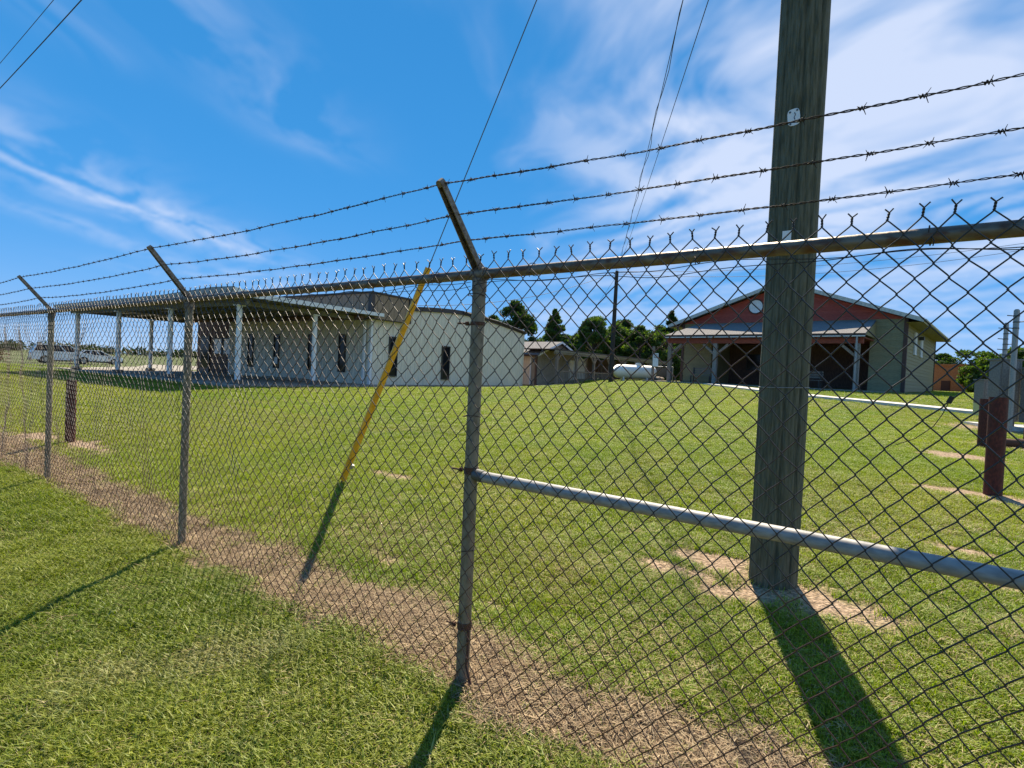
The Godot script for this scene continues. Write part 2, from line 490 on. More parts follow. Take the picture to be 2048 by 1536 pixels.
func ribbon(pts: Array, width: float, lift: float, thick: float) -> MB:
	var mb := MB.new()
	var l := []; var r := []
	var dense := []
	for i in pts.size() - 1:
		for k in 8: dense.append(Vector2(pts[i][0], pts[i][1]).lerp(Vector2(pts[i + 1][0], pts[i + 1][1]), k / 8.0))
	dense.append(Vector2(pts[-1][0], pts[-1][1]))
	for i in dense.size():
		var d: Vector2 = (dense[mini(i + 1, dense.size() - 1)] - dense[maxi(i - 1, 0)]).normalized()
		var s := Vector2(-d.y, d.x) * width * .5
		var y := H(dense[i].x, dense[i].y) + lift
		l.append(Vector3(dense[i].x - s.x, y, dense[i].y - s.y)); r.append(Vector3(dense[i].x + s.x, y, dense[i].y + s.y))
	var dn := Vector3(0, -thick, 0)
	for i in dense.size() - 1:
		mb.quad(r[i], r[i + 1], l[i + 1], l[i])
		mb.quad(l[i] + dn, l[i], l[i + 1], l[i + 1] + dn)
		mb.quad(r[i], r[i] + dn, r[i + 1] + dn, r[i + 1])
	return mb

func paving():
	setting("footpath", ribbon(PATH, 1.15, .07, .25), M.concrete)
	var mb := MB.new()
	mb.span(Vector3(-35.0, .2, -14.9), Vector3(-17.0, .51, -7.5))
	setting("pavement", mb, M.slab)
	# driveway that comes round the far side of the canopy
	mb = ribbon([[-75.0, -30.0], [-58.0, -22.5], [-48.0, -17.0], [-41.0, -13.5], [-35.1, -11.2]], 5.5, .03, .2)
	setting("road", mb, M.asphalt)
	mb = MB.new()
	mb.span(Vector3(-12.0, .9, -37.4), Vector3(.6, 1.235, -30.8))
	setting("porch_floor", mb, M.slab)

# ------------------------------------------------------------------ the long metal building
func ribbed(w: float, h0: float, h1: float, ribs: int, depth: float) -> MB:   # a sheet panel in the xy plane, its left end h0 and its right end h1 high, ribs standing out along +z
	var mb := MB.new()
	var pts := [[0.0, 0.0]]
	var p := w / ribs
	for k in ribs:
		var a := p * (k + .5)
		pts.append_array([[a - .03, 0.0], [a - .015, depth], [a + .015, depth], [a + .03, 0.0]])
	pts.append([w - .004, 0.0])
	for i in pts.size() - 1:
		var a: Array = pts[i]; var b: Array = pts[i + 1]
		mb.quad(Vector3(a[0], 0, a[1]), Vector3(b[0], 0, b[1]), Vector3(b[0], lerpf(h0, h1, b[0] / w), b[1]), Vector3(a[0], lerpf(h0, h1, a[0] / w), a[1]))
	mb.quad(Vector3(0, 0, -.04), Vector3(0, 0, 0), Vector3(0, h0, 0), Vector3(0, h0, -.04))
	return mb

func window(parent: Node3D, at: Vector3, w: float, h: float, turn := 0.0, frame = null, blind := false) -> Node3D:   # centre of the sill, faces +z before the turn
	var o := MB.new()
	o.span(Vector3(-w * .5, 0, -.03), Vector3(-w * .5 + .05, h, .05)); o.span(Vector3(w * .5 - .05, 0, -.03), Vector3(w * .5, h, .05))
	o.span(Vector3(-w * .5 + .05, 0, -.03), Vector3(w * .5 - .05, .05, .06)); o.span(Vector3(-w * .5 + .05, h - .05, -.03), Vector3(w * .5 - .05, h, .05))
	var f := part("window", o, frame if frame else M.frame_dark, parent, at)
	f.rotation.y = turn
	var p := MB.new()
	p.span(Vector3(-w * .5 + .05, .05, -.01), Vector3(w * .5 - .05, h - .05, .01))
	part("pane", p, M.white if blind else M.glass, f)
	return f

func metal_building():
	var b := thing("metal_building", "long pale metal building with a ribbed gable end and narrow dark windows", "building", Vector3(-18.0, .46, -14.3), deg_to_rad(2.6))
	# local axes: the corner by the canopy at the origin, gable end along -z, front under the canopy along -x
	var gable := 12.8; var eave := 3.40; var peak := 3.95
	var core := MB.new()
	core.prism(P2([[-15.8, 0.0], [-.06, 0.0], [-.06, eave - .05], [-15.8, eave - .05]]), -gable + .05, -.52)
	core.span(Vector3(-11.2, 0, -.52), Vector3(-.06, eave - .05, -.06))
	part("core_wall", core, M.brown_wall, b)
	var prof := func(d): return eave + (peak - eave) * (1.0 - pow(absf(d - gable * .5) / (gable * .5), 1.6))
	var k := 14
	for i in k:
		var d0 := gable * i / k; var d1 := gable * (i + 1) / k
		var o := part("wall_panel", ribbed(gable / k, prof.call(d0), prof.call(d1), 3, .022), M.panel, b, Vector3(0, .06, -d0))
		o.rotation.y = PI / 2
	for i in 12:
		part("wall_panel", ribbed(11.2 / 12, 3.32, 3.32, 3, .022), M.panel, b, Vector3(-11.2 + 11.2 * i / 12, .06, 0))
	for i in 5:
		part("wall_panel", ribbed(4.6 / 5, 3.3, 3.3, 3, .02), M.brown_wall, b, Vector3(-15.8 + 4.6 * i / 5, .06, -.5))
	bp("base_trim", Vector3(-11.2, -.25, -.02), Vector3(.035, .06, .035), M.slab, b)
	bp("base_trim", Vector3(-.02, -.25, -gable), Vector3(.035, .06, -.02), M.slab, b)
	bp("header_trim", Vector3(-11.2, 2.96, .03), Vector3(-.12, 3.30, .09), M.brown_trim, b)
	bp("corner_trim", Vector3(-.1, .06, -.1), Vector3(.03, 3.3, .03), M.white, b)
	bp("corner_trim", Vector3(-.1, .06, -gable - .03), Vector3(.03, eave, -gable + .1), M.panel, b)
	# eave trim that follows the low curved gable, and the roof
	var tr := MB.new(); var rf := MB.new()
	for i in 24:
		var d0: float = gable * i / 24.0; var d1: float = gable * (i + 1) / 24.0
		var y0: float = prof.call(d0) + .06; var y1: float = prof.call(d1) + .06
		tr.quad(Vector3(.09, y0 - .14, -d0), Vector3(.09, y1 - .14, -d1), Vector3(.09, y1 + .08, -d1), Vector3(.09, y0 + .08, -d0))
		tr.quad(Vector3(-.02, y0 - .14, -d0), Vector3(-.02, y1 - .14, -d1), Vector3(.09, y1 - .14, -d1), Vector3(.09, y0 - .14, -d0))
		rf.quad(Vector3(.09, y0 + .08, -d0), Vector3(.09, y1 + .08, -d1), Vector3(-16.0, y1 + .08, -d1), Vector3(-16.0, y0 + .08, -d0))
	part("eave_trim", tr, M.brown_trim, b)
	part("roof", rf, M.roof_brown, b)
	var hood := MB.new()
	hood.tube(P3([Vector3(.14, eave + .02, -gable - .05), Vector3(.14, eave + .08, -gable + .3), Vector3(.14, prof.call(gable * .75) + .07, -gable * .75), Vector3(.14, peak + .06, -gable * .5)]), .06, 8)
	part("gutter_pipe", hood, M.brown_trim, b)
	# raised brown band that wraps the corner above the canopy
	var band := Node3D.new()
	band.name = "parapet_band"; b.add_child(band, true)
	var bk := MB.new()
	bk.span(Vector3(-6.4, 2.98, -1.2), Vector3(.33, 4.14, .33)); bk.span(Vector3(-.3, 2.98, -2.05), Vector3(.33, 4.14, -1.2))
	part("band_core", bk, M.brown_trim, band)
	for i in 8:
		part("band_panel", ribbed(6.3 / 8, 1.08, 1.08, 2, .02), M.panel_tan, band, Vector3(-6.15 + 6.3 * i / 8, 3.0, .345))
	for i in 3:
		var o := part("band_panel", ribbed(2.1 / 3, 1.08, 1.08, 2, .02), M.panel_tan, band, Vector3(.345, 3.0, .15 - 2.1 * i / 3))
		o.rotation.y = PI / 2
	bp("band_corner", Vector3(.2, 2.96, .2), Vector3(.40, 4.10, .40), M.brown_trim, band)
	bp("band_corner", Vector3(.25, 2.96, -2.1), Vector3(.40, 4.10, -1.95), M.brown_trim, band)
	bp("band_cap", Vector3(-6.4, 4.09, -2.1), Vector3(.41, 4.16, .41), M.brown_trim, band)
	# windows: narrow and tall
	for x in [-1.85, -4.1, -6.9, -9.25]:
		window(b, Vector3(x, .55, .03), .46, 1.75)
	window(b, Vector3(.03, .45, -1.35), .55, 1.85, PI / 2)
	window(b, Vector3(.03, .35, -5.15), .62, 1.75, PI / 2)
	var note := bp("notice", Vector3(-7.06, .78, .07), Vector3(-6.76, 1.12, .078), M.white, b)
	note.set_meta("label", "white paper notice in the foot of a window")
	window(b, Vector3(-13.4, 1.15, -.46), .95, .95, 0, M.brown_trim, true)
	window(b, Vector3(-12.35, 1.15, -.46), .95, .95, 0, M.brown_trim, true)
	var dr := bp("door", Vector3(-15.3, .06, -.47), Vector3(-14.3, 2.2, -.42), M.brown_trim, b)
	bp("door_glass", Vector3(-.38, -.8, .026), Vector3(.38, .9, .034), M.glass, dr)
	bar("downpipe", Vector3(-11.1, .05, .12), Vector3(-11.1, 3.1, .12), .09, M.white, b)
	bar("downpipe", Vector3(-.3, .05, .1), Vector3(-.3, 2.9, .1), .10, M.white, b)
	var lampb := bp("wall_box", Vector3(.02, .12, -.9), Vector3(.12, .24, -.75), M.frame_dark, b)
	lampb.set_meta("label", "small dark box at the foot of the wall")
	bp("kerb", Vector3(-6.6, -.1, .6), Vector3(-3.4, .14, .95), M.slab, b)

func canopy():
	var o := thing("canopy", "broad flat canopy on white steel posts in front of the pale metal building", "canopy", Vector3(-18.0, .51, -14.3), deg_to_rad(2.6))
	var mb := MB.new()
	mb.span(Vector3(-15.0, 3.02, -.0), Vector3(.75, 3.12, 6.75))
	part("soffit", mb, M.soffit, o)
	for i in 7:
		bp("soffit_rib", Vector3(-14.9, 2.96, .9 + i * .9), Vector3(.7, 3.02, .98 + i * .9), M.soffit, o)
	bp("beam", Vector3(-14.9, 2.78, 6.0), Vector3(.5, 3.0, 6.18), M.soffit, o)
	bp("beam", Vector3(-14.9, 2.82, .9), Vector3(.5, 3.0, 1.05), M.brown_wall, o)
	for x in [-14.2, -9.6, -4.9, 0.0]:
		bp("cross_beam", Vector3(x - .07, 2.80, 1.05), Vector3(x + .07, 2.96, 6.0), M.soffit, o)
	var ft := MB.new()
	ft.prism(P2([[-15.05, 3.0], [.80, 3.0], [.80, 3.32], [-.6, 3.35], [-4.0, 3.22], [-15.05, 3.14]]), 6.75, 6.80)
	part("fascia", ft, M.canopy_grey, o)
	var f := MB.new()
	f.prism(P2([[0.0, 3.02], [6.75, 3.02], [6.75, 3.30], [5.9, 3.2], [0.0, 3.16]]), .75, .80)
	var ff := part("fascia", f, M.white, o); ff.rotation.y = -PI / 2; ff.position = Vector3(1.55, 0, 0)
	bp("fascia", Vector3(-15.05, 3.0, 0), Vector3(-15.0, 3.14, 6.75), M.canopy_grey, o)
	var r := MB.new()
	r.quad(Vector3(-15.0, 3.135, 6.75), Vector3(.75, 3.135, 6.75), Vector3(.75, 3.13, 0), Vector3(-15.0, 3.13, 0))
	part("roof_sheet", r, M.canopy_grey, o)
	for p in [[0.0, 6.1], [-4.9, 6.1], [-9.6, 6.1], [-14.2, 6.1], [0.0, 2.95], [-14.6, 2.6]]:
		var post := MB.new()
		post.tube(P3([Vector3(0, 0, 0), Vector3(0, 2.8, 0)]), .095, 14)
		var q := part("post", post, M.white, o, Vector3(p[0], 0, p[1]))
		bp("base_plate", Vector3(-.16, 0, -.16), Vector3(.16, .16, .16), M.galv_dark, q)
		bp("cap_plate", Vector3(-.15, 2.76, -.15), Vector3(.15, 2.80, .15), M.white, q)

# ------------------------------------------------------------------ shed, walkway
func shed():
	var o := thing("shed", "low tan board shed with a grey shingle gable roof beyond the pale building", "shed", Vector3(-18.6, .56, -28.7))
	var w := MB.new()
	w.prism(P2([[0.0, -.3], [5.3, -.3], [5.3, 2.15], [2.65, 2.98], [0.0, 2.15]]), -4.0, 0.0)
	var ww := part("wall", w, M.shed_wall, o); ww.rotation.y = PI / 2
	for i in 26:
		var zz := .1 + i * .2
		bp("batten", Vector3(0, 0, -zz - .02), Vector3(.02, 2.12 + .83 * (1.0 - absf(zz - 2.65) / 2.65), -zz + .02), M.shed_wall, o)
	var rf := MB.new()
	rf.quad(Vector3(-4.2, 2.02, .35), Vector3(.35, 2.02, .35), Vector3(.35, 3.06, -2.65), Vector3(-4.2, 3.06, -2.65))
	rf.quad(Vector3(.35, 2.02, -5.65), Vector3(-4.2, 2.02, -5.65), Vector3(-4.2, 3.06, -2.65), Vector3(.35, 3.06, -2.65))
	part("roof", rf, M.shingle, o)
	for s in [[.35, -2.65], [-5.65, -2.65]]:
		var f := MB.new()
		f.quad(Vector3(.36, 1.9, s[0]), Vector3(.36, 2.94, s[1]), Vector3(.36, 3.08, s[1]), Vector3(.36, 2.04, s[0]))
		part("rake_board", f, M.white, o)
	bp("gutter", Vector3(-4.2, 1.93, .33), Vector3(.36, 2.02, .42), M.brown_trim, o)
	var d := bp("door", Vector3(-1.25, 0, .0), Vector3(-.45, 1.9, .05), M.panel, o)
	bp("door_frame", Vector3(-.46, -.95, .0), Vector3(-.38, .98, .06), M.white, d)
	bp("door_frame", Vector3(.38, -.95, .0), Vector3(.46, .98, .06), M.white, d)
	bp("door", Vector3(-2.9, 0, .0), Vector3(-1.5, 2.0, .05), M.brown_wall, o)
	var d2 := bp("door", Vector3(0, .0, -4.9), Vector3(.05, 1.75, -4.3), M.panel, o)
	bp("door_frame", Vector3(.0, .88, -.36), Vector3(.07, .96, .36), M.white, d2)
	bp("door_frame", Vector3(.0, -.88, -.36), Vector3(.07, .88, -.30), M.white, d2)
	bp("corner_board", Vector3(-.08, 0, -.08), Vector3(.04, 2.1, .04), M.brown_wall, o)

func walkway():
	var o := thing("covered_walkway", "long open-sided covered walkway with brown posts and baluster railing behind the lawn", "walkway", Vector3(-17.2, .6, -29.0))
	var n := 9; var stepz := 2.6
	for i in n:
		var y0 := H(-17.2, -29.0 - i * stepz) - .6 if i > 0 else 0.0
		var post := bp("post", Vector3(-.08, y0 - .2, -i * stepz - .08), Vector3(.08, 2.1, -i * stepz + .08), M.timber, o)
		post.name = "post" if i == 0 else "post_%03d" % i
		for s in [-1, 1]:
			if (i == 0 and s > 0) or (i == n - 1 and s < 0): continue
			bar("brace", Vector3(0, 1.55, -i * stepz), Vector3(0, 2.1, -i * stepz + s * .5), .08, M.timber, o)
		bp("rear_post", Vector3(-2.08, y0 - .2, -i * stepz - .07), Vector3(-1.94, 2.1, -i * stepz + .07), M.timber, o)
	bp("beam", Vector3(-.07, 2.08, -(n - 1) * stepz - .3), Vector3(.07, 2.26, .3), M.timber_grey, o)
	bp("fascia", Vector3(.12, 2.20, -(n - 1) * stepz - .5), Vector3(.16, 2.32, .5), M.timber_grey, o)
	var r := MB.new()
	var L := (n - 1) * stepz + .5
	r.span(Vector3(-2.4, 2.33, -L), Vector3(.22, 2.39, .5))
	part("roof", r, M.brown_trim, o)
	bp("floor", Vector3(-2.1, -.25, -6.9), Vector3(.1, .06, .2), M.timber_grey, o)
	for i in 3:
		var z0 := -i * stepz - .08; var z1 := -(i + 1) * stepz + .08
		bp("handrail", Vector3(-.05, .92, z1), Vector3(.05, 1.0, z0), M.timber, o)
		bp("bottom_rail", Vector3(-.03, .12, z1), Vector3(.03, .18, z0), M.timber, o)
		for k in 11:
			var z := lerpf(z0, z1, (k + .5) / 11.0)
			bp("baluster", Vector3(-.02, .18, z - .02), Vector3(.02, .92, z + .02), M.timber_grey, o)
	for i in 3:
		var z0 := -i * stepz - 1.3
		bp("back_panel", Vector3(-2.02, .06, z0 - 1.05), Vector3(-1.98, 2.0, z0 + 1.05), M.white, o)
	for i in range(3, 8):
		bp("back_panel", Vector3(-2.3, -.3, -i * stepz - 2.5), Vector3(-2.24, 2.1, -i * stepz - .1), M.brown_wall, o)  # closing panels added to darken the inside of the walkway

# ------------------------------------------------------------------ barn
func barn():
	var o := thing("barn", "green sided barn with a red gable, round vent and a shingled front porch", "barn", Vector3(1.3, 1.2, -33.4), deg_to_rad(-6.4))
	# local: right front corner at the origin, front along -x, depth along -z
	var W := 12.3; var D := 14.0; var E := 3.9; var PK := 6.05
	var core := MB.new()
	# the middle of the front is set back under the porch, shaped deep to darken its wall
	core.prism(P2([[-W + .03, 2.76], [-.03, 2.76], [-.03, E], [-W * .5, PK], [-W + .03, E]]), -D, -.03)
	core.prism(P2([[-W + .03, -.4], [-10.33, -.4], [-10.33, 2.76], [-W + .03, 2.76]]), -D, -.03)
	core.prism(P2([[-1.57, -.4], [-.03, -.4], [-.03, 2.76], [-1.57, 2.76]]), -D, -.03)
	core.prism(P2([[-10.33, -.4], [-1.57, -.4], [-1.57, 2.76], [-10.33, 2.76]]), -D, -3.2)
	part("core_wall", core, M.siding[0], o)
	var bh := .19
	var lap := Basis(Vector3.RIGHT, deg_to_rad(4.0))
	var k := 0
	while k * bh < PK - .12:
		var y0 := k * bh - .1; var y1 := y0 + bh
		var in0 := 0.0 if y0 < E else (y0 - E) / (PK - E) * W * .5
		var in1 := 0.0 if y1 < E else (y1 - E) / (PK - E) * W * .5
		var mb := MB.new()
		mb.quad(Vector3(-W + in0, y0, .028), Vector3(-in0, y0, .028), Vector3(-in1, y1, .006), Vector3(-W + in1, y1, .006))
		mb.quad(Vector3(-W + in0, y0, .0), Vector3(-in0, y0, .0), Vector3(-in0, y0, .028), Vector3(-W + in0, y0, .028))
		if y0 > 2.7:
			part("board", mb, (M.siding if y0 < 3.75 else M.red_siding)[k % 2], o)
		else:
			for e in [[-W, -10.3, M.siding[k % 2]], [-10.3, -1.6, null], [-1.6, 0.0, M.siding[k % 2]]]:
				if e[2] == null: continue
				mb = MB.new()
				mb.quad(Vector3(e[0], y0, .028), Vector3(e[1], y0, .028), Vector3(e[1], y1, .006), Vector3(e[0], y1, .006))
				mb.quad(Vector3(e[0], y0, .0), Vector3(e[1], y0, .0), Vector3(e[1], y0, .028), Vector3(e[0], y0, .028))
				part("board", mb, e[2], o)
		if y1 < E + .05:
			var sb := MB.new()
			sb.quad(Vector3(.028, y0, 0), Vector3(.028, y0, -D), Vector3(.006, y1, -D), Vector3(.006, y1, 0))
			sb.quad(Vector3(0, y0, 0), Vector3(0, y0, -D), Vector3(.028, y0, -D), Vector3(.028, y0, 0))
			part("board", sb, M.siding[(k + 1) % 2], o)
		k += 1
	for i in 15:
		var rb := MB.new()
		rb.quad(Vector3(-10.33, i * .19 - .1, -3.17), Vector3(-1.57, i * .19 - .1, -3.17), Vector3(-1.57, i * .19 + .09, -3.194), Vector3(-10.33, i * .19 + .09, -3.194))
		part("board", rb, M.brown_wall, o)
	bp("recess_ceiling", Vector3(-10.3, 2.70, -3.15), Vector3(-1.6, 2.755, -.04), M.red_wood, o)
	for c in [[.0, .0], [.0, -D]]:
		bp("corner_board", Vector3(c[0] - .12, -.3, c[1] - .12), Vector3(c[0] + .06, E, c[1] + .06), M.corner_brown, o)
	bp("corner_board", Vector3(-W - .05, -.3, -.12), Vector3(-W + .12, E, .06), M.corner_brown, o)
	var slope := (PK - E) / (W * .5)
	var roof := Node3D.new()
	roof.name = "roof"; o.add_child(roof, true)
	for s in [-1, 1]:
		var over := .75
		var xe: float = -W * .5 + s * (W * .5 + over)
		var ye := E - slope * over + .12
		var r := MB.new()
		var a := Vector3(xe, ye, .55); var b := Vector3(-W * .5, PK + .12, .55); var c := Vector3(-W * .5, PK + .12, -D - .4); var d := Vector3(xe, ye, -D - .4)
		r.quad(a, b, c, d) if s < 0 else r.quad(b, a, d, c)
		var u := Vector3(0, .10, 0)
		r.quad(a + u, b + u, c + u, d + u) if s < 0 else r.quad(b + u, a + u, d + u, c + u)
		part("roof_slope", r, M.canopy_grey, roof)
		var f := MB.new()
		f.quad(a + Vector3(0, -.12, .01), b + Vector3(0, -.12, .01), b + u + Vector3(0, 0, .01), a + u + Vector3(0, 0, .01))
		part("rake_board", f, M.trim, roof)
		var e := MB.new()
		e.quad(a + Vector3(s * .01, -.14, 0), d + Vector3(s * .01, -.14, 0), d + u + Vector3(s * .01, 0, 0), a + u + Vector3(s * .01, 0, 0))
		part("eave_board", e, M.trim, roof)
		var sf := MB.new()
		sf.quad(a + Vector3(0, -.10, 0), Vector3(-W * .5 + s * W * .5, ye - .10, .55), Vector3(-W * .5 + s * W * .5, ye - .10, -D), d + Vector3(0, -.10, 0))
		part("soffit", sf, M.siding[0], roof)
		var g := MB.new()
		g.tube(P3([a + Vector3(s * .07, -.02, 0), d + Vector3(s * .07, -.02, 0)]), .065, 8)
		part("gutter", g, M.trim, roof)
	# round vent
	var vent := MB.new()
	vent.tube(P3([Vector3(0, 0, 0), Vector3(0, 0, .05)]), .42, 28)
	var vo := part("round_vent", vent, M.white, o, Vector3(-7.65, 4.85, .03))
	var rim := MB.new()
	var ring := PackedVector3Array()
	for i in 33: ring.append(Vector3(cos(TAU * i / 32) * .43, sin(TAU * i / 32) * .43, .05))
	rim.tube(ring, .035, 6, Color.WHITE, false)
	part("vent_rim", rim, M.corner_brown, vo)
	# side windows
	for z in [-3.2, -6.0]:
		window(o, Vector3(.05, 2.15, z), .75, 1.25, PI / 2, M.white, true)
	var fl := bp("floodlight", Vector3(.05, 3.1, -4.9), Vector3(.3, 3.3, -4.6), M.frame_dark, o)
	fl.set_meta("label", "small dark floodlight under the side eave")
	# porch
	var px0 := -W + .1; var px1 := -1.35; var pd := 2.8
	var pr := MB.new()
	pr.quad(Vector3(px0, 2.93, pd), Vector3(px1, 2.93, pd), Vector3(px1 + .0, 3.86, .05), Vector3(px0 + 1.0, 3.86, .05))
	pr.quad(Vector3(px0, 2.93, pd), Vector3(px0 + 1.0, 3.86, .05), Vector3(px0, 2.93, .05), Vector3(px0, 2.93, .05))
	pr.quad(Vector3(px0, 2.86, pd), Vector3(px1, 2.86, pd), Vector3(px1, 3.79, .05), Vector3(px0 + 1.0, 3.79, .05))
	part("porch_roof", pr, M.shingle, o)
	var cheek := MB.new()
	cheek.tri(Vector3(px1 - .01, 2.86, .05), Vector3(px1 - .01, 2.86, pd - .05), Vector3(px1 - .01, 3.80, .05))
	part("porch_cheek", cheek, M.siding[0], o)
	bp("porch_fascia", Vector3(px0, 2.72, pd), Vector3(px1, 2.90, pd + .05), M.brown_trim, o)
	bp("porch_gutter", Vector3(px0, 2.76, pd + .052), Vector3(px1, 2.80, pd + .10), M.white, o)
	bp("porch_beam", Vector3(px0 + .1, 2.42, pd - .35), Vector3(px1 - .1, 2.68, pd - .15), M.red_wood, o)
	bp("porch_ceiling", Vector3(px0 + .1, 2.70, .06), Vector3(px1 - .05, 2.75, pd - .02), M.red_wood, o)
	for x in [px0 + .3, -9.0, -5.2, px1 - .35]:
		var p := bp("porch_post", Vector3(x - .11, 0, pd - .36), Vector3(x + .11, 2.42, pd - .14), M.timber_grey if x != px0 + .3 else M.timber, o)
		for s in [-1, 1]:
			if (x < px0 + 1 and s < 0) or (x > px1 - 1 and s > 0): continue
			bar("brace", Vector3(0, .5, 0), Vector3(s * .75, 1.17, 0), .13, M.timber, p)
	bar("downspout", Vector3(px1 - .35, 0, pd + .02), Vector3(px1 - .35, 2.75, pd + .02), .08, M.galv, o)
	bp("door", Vector3(-6.9, 0, -3.17), Vector3(-5.9, 2.1, -3.1), M.red_wood, o)
	window(o, Vector3(-8.6, 1.0, -3.15), 1.1, 1.1, 0, M.brown_trim)

func orange_shed():
	var o := thing("brick_shed", "small orange-brown flat-topped shed beyond the barn's side wall", "shed", Vector3(4.2, 1.3, -55.5), deg_to_rad(-36))
	bp("wall", Vector3(-2.6, -.3, -2.4), Vector3(2.2, 2.2, 0), M.orange, o)
	bp("roof", Vector3(-2.7, 2.2, -2.5), Vector3(2.3, 2.32, .1), M.orange, o)
	bp("door", Vector3(-.65, 0, .0), Vector3(.05, .95, .05), M.orange_dark, o)
	bp("plinth", Vector3(-2.62, -.3, .0), Vector3(2.22, .08, .03), M.orange_dark, o)

# ------------------------------------------------------------------ trees
func leaf_blob(mb: MB, at: Vector3, rad: Vector3, count: int, size: float, cols: Array, droop := 0.0):
	for i in count:
		var d := Vector3(rng.randfn(), rng.randfn(), rng.randfn()).normalized() * pow(rng.randf(), .45)
		var p := at + d * rad
		var a := Vector3(rng.randfn(), rng.randfn() - droop, rng.randfn()).normalized()
		var b := a.cross(Vector3(rng.randfn(), rng.randfn(), rng.randfn())).normalized()
		var s := size * rng.randf_range(.55, 1.25)
		var col: Color = cols[rng.randi() % cols.size()]
		col = col * rng.randf_range(.75, 1.25); col.a = 1
		mb.tri(p - a * s, p + b * s * .38, p + a * s, col)
		mb.tri(p - a * s, p + a * s, p - b * s * .38, col)

func tree(called: String, label: String, at: Vector3, h: float, r: float, kind: String, cols: Array, leaf := .16, amount := 1.0):
	var o := thing(called, label, "tree", at - Vector3(0, .1, 0), 0, "trees behind the buildings")
	var t := MB.new(); var cr := MB.new()
	var lean := Vector3(rng.randf_range(-.3, .3), 0, rng.randf_range(-.3, .3))
	t.tube(P3([Vector3.ZERO, Vector3(0, h * .3, 0) + lean * .4, Vector3(0, h * .62, 0) + lean, Vector3(0, h * .92, 0) + lean]), [h * .026, h * .02, h * .013, h * .004], 8)
	var clumps := 60
	for i in clumps:
		var p: Vector3; var rr: Vector3
		var ang := rng.randf() * TAU
		if kind == "conifer":
			var f := (i + .5) / clumps
			var rad := r * (1.0 - f) * rng.randf_range(.55, 1.0)
			p = Vector3(cos(ang) * rad, h * (.16 + .82 * f), sin(ang) * rad)
			rr = Vector3(r * .30 * (1.15 - f), h * .028, r * .30 * (1.15 - f))
		elif kind == "bush":
			p = Vector3(cos(ang) * r * sqrt(rng.randf()), h * rng.randf_range(.06, .9), sin(ang) * r * sqrt(rng.randf()))
			rr = Vector3(r * .27, h * .09, r * .27)
		else:
			var f := rng.randf()
			var prof := sin(PI * clampf(.12 + f * .86, 0, 1)) if kind == "round" else pow(sin(PI * clampf(.2 + f * .74, 0, 1)), .7)
			var rad := r * prof * sqrt(rng.randf_range(.15, 1.0))
			p = Vector3(cos(ang) * rad, h * lerpf(.24, .94, f), sin(ang) * rad)
			rr = Vector3(r * .25, h * .065, r * .25) * rng.randf_range(.6, 1.25)
		p += lean * p.y / h
		t.tube(P3([Vector3(0, p.y * .72, 0) + lean * p.y / h * .7, p.lerp(Vector3(0, p.y * .8, 0), .45), p]), [h * .007, h * .005, h * .002], 5)
		leaf_blob(cr, p, rr, int(165 * amount), leaf, cols, .6 if kind == "droop" else 0.0)
	part("trunk", t, M.bark, o)
	part("crown", cr, M.leaf, o)
	return o

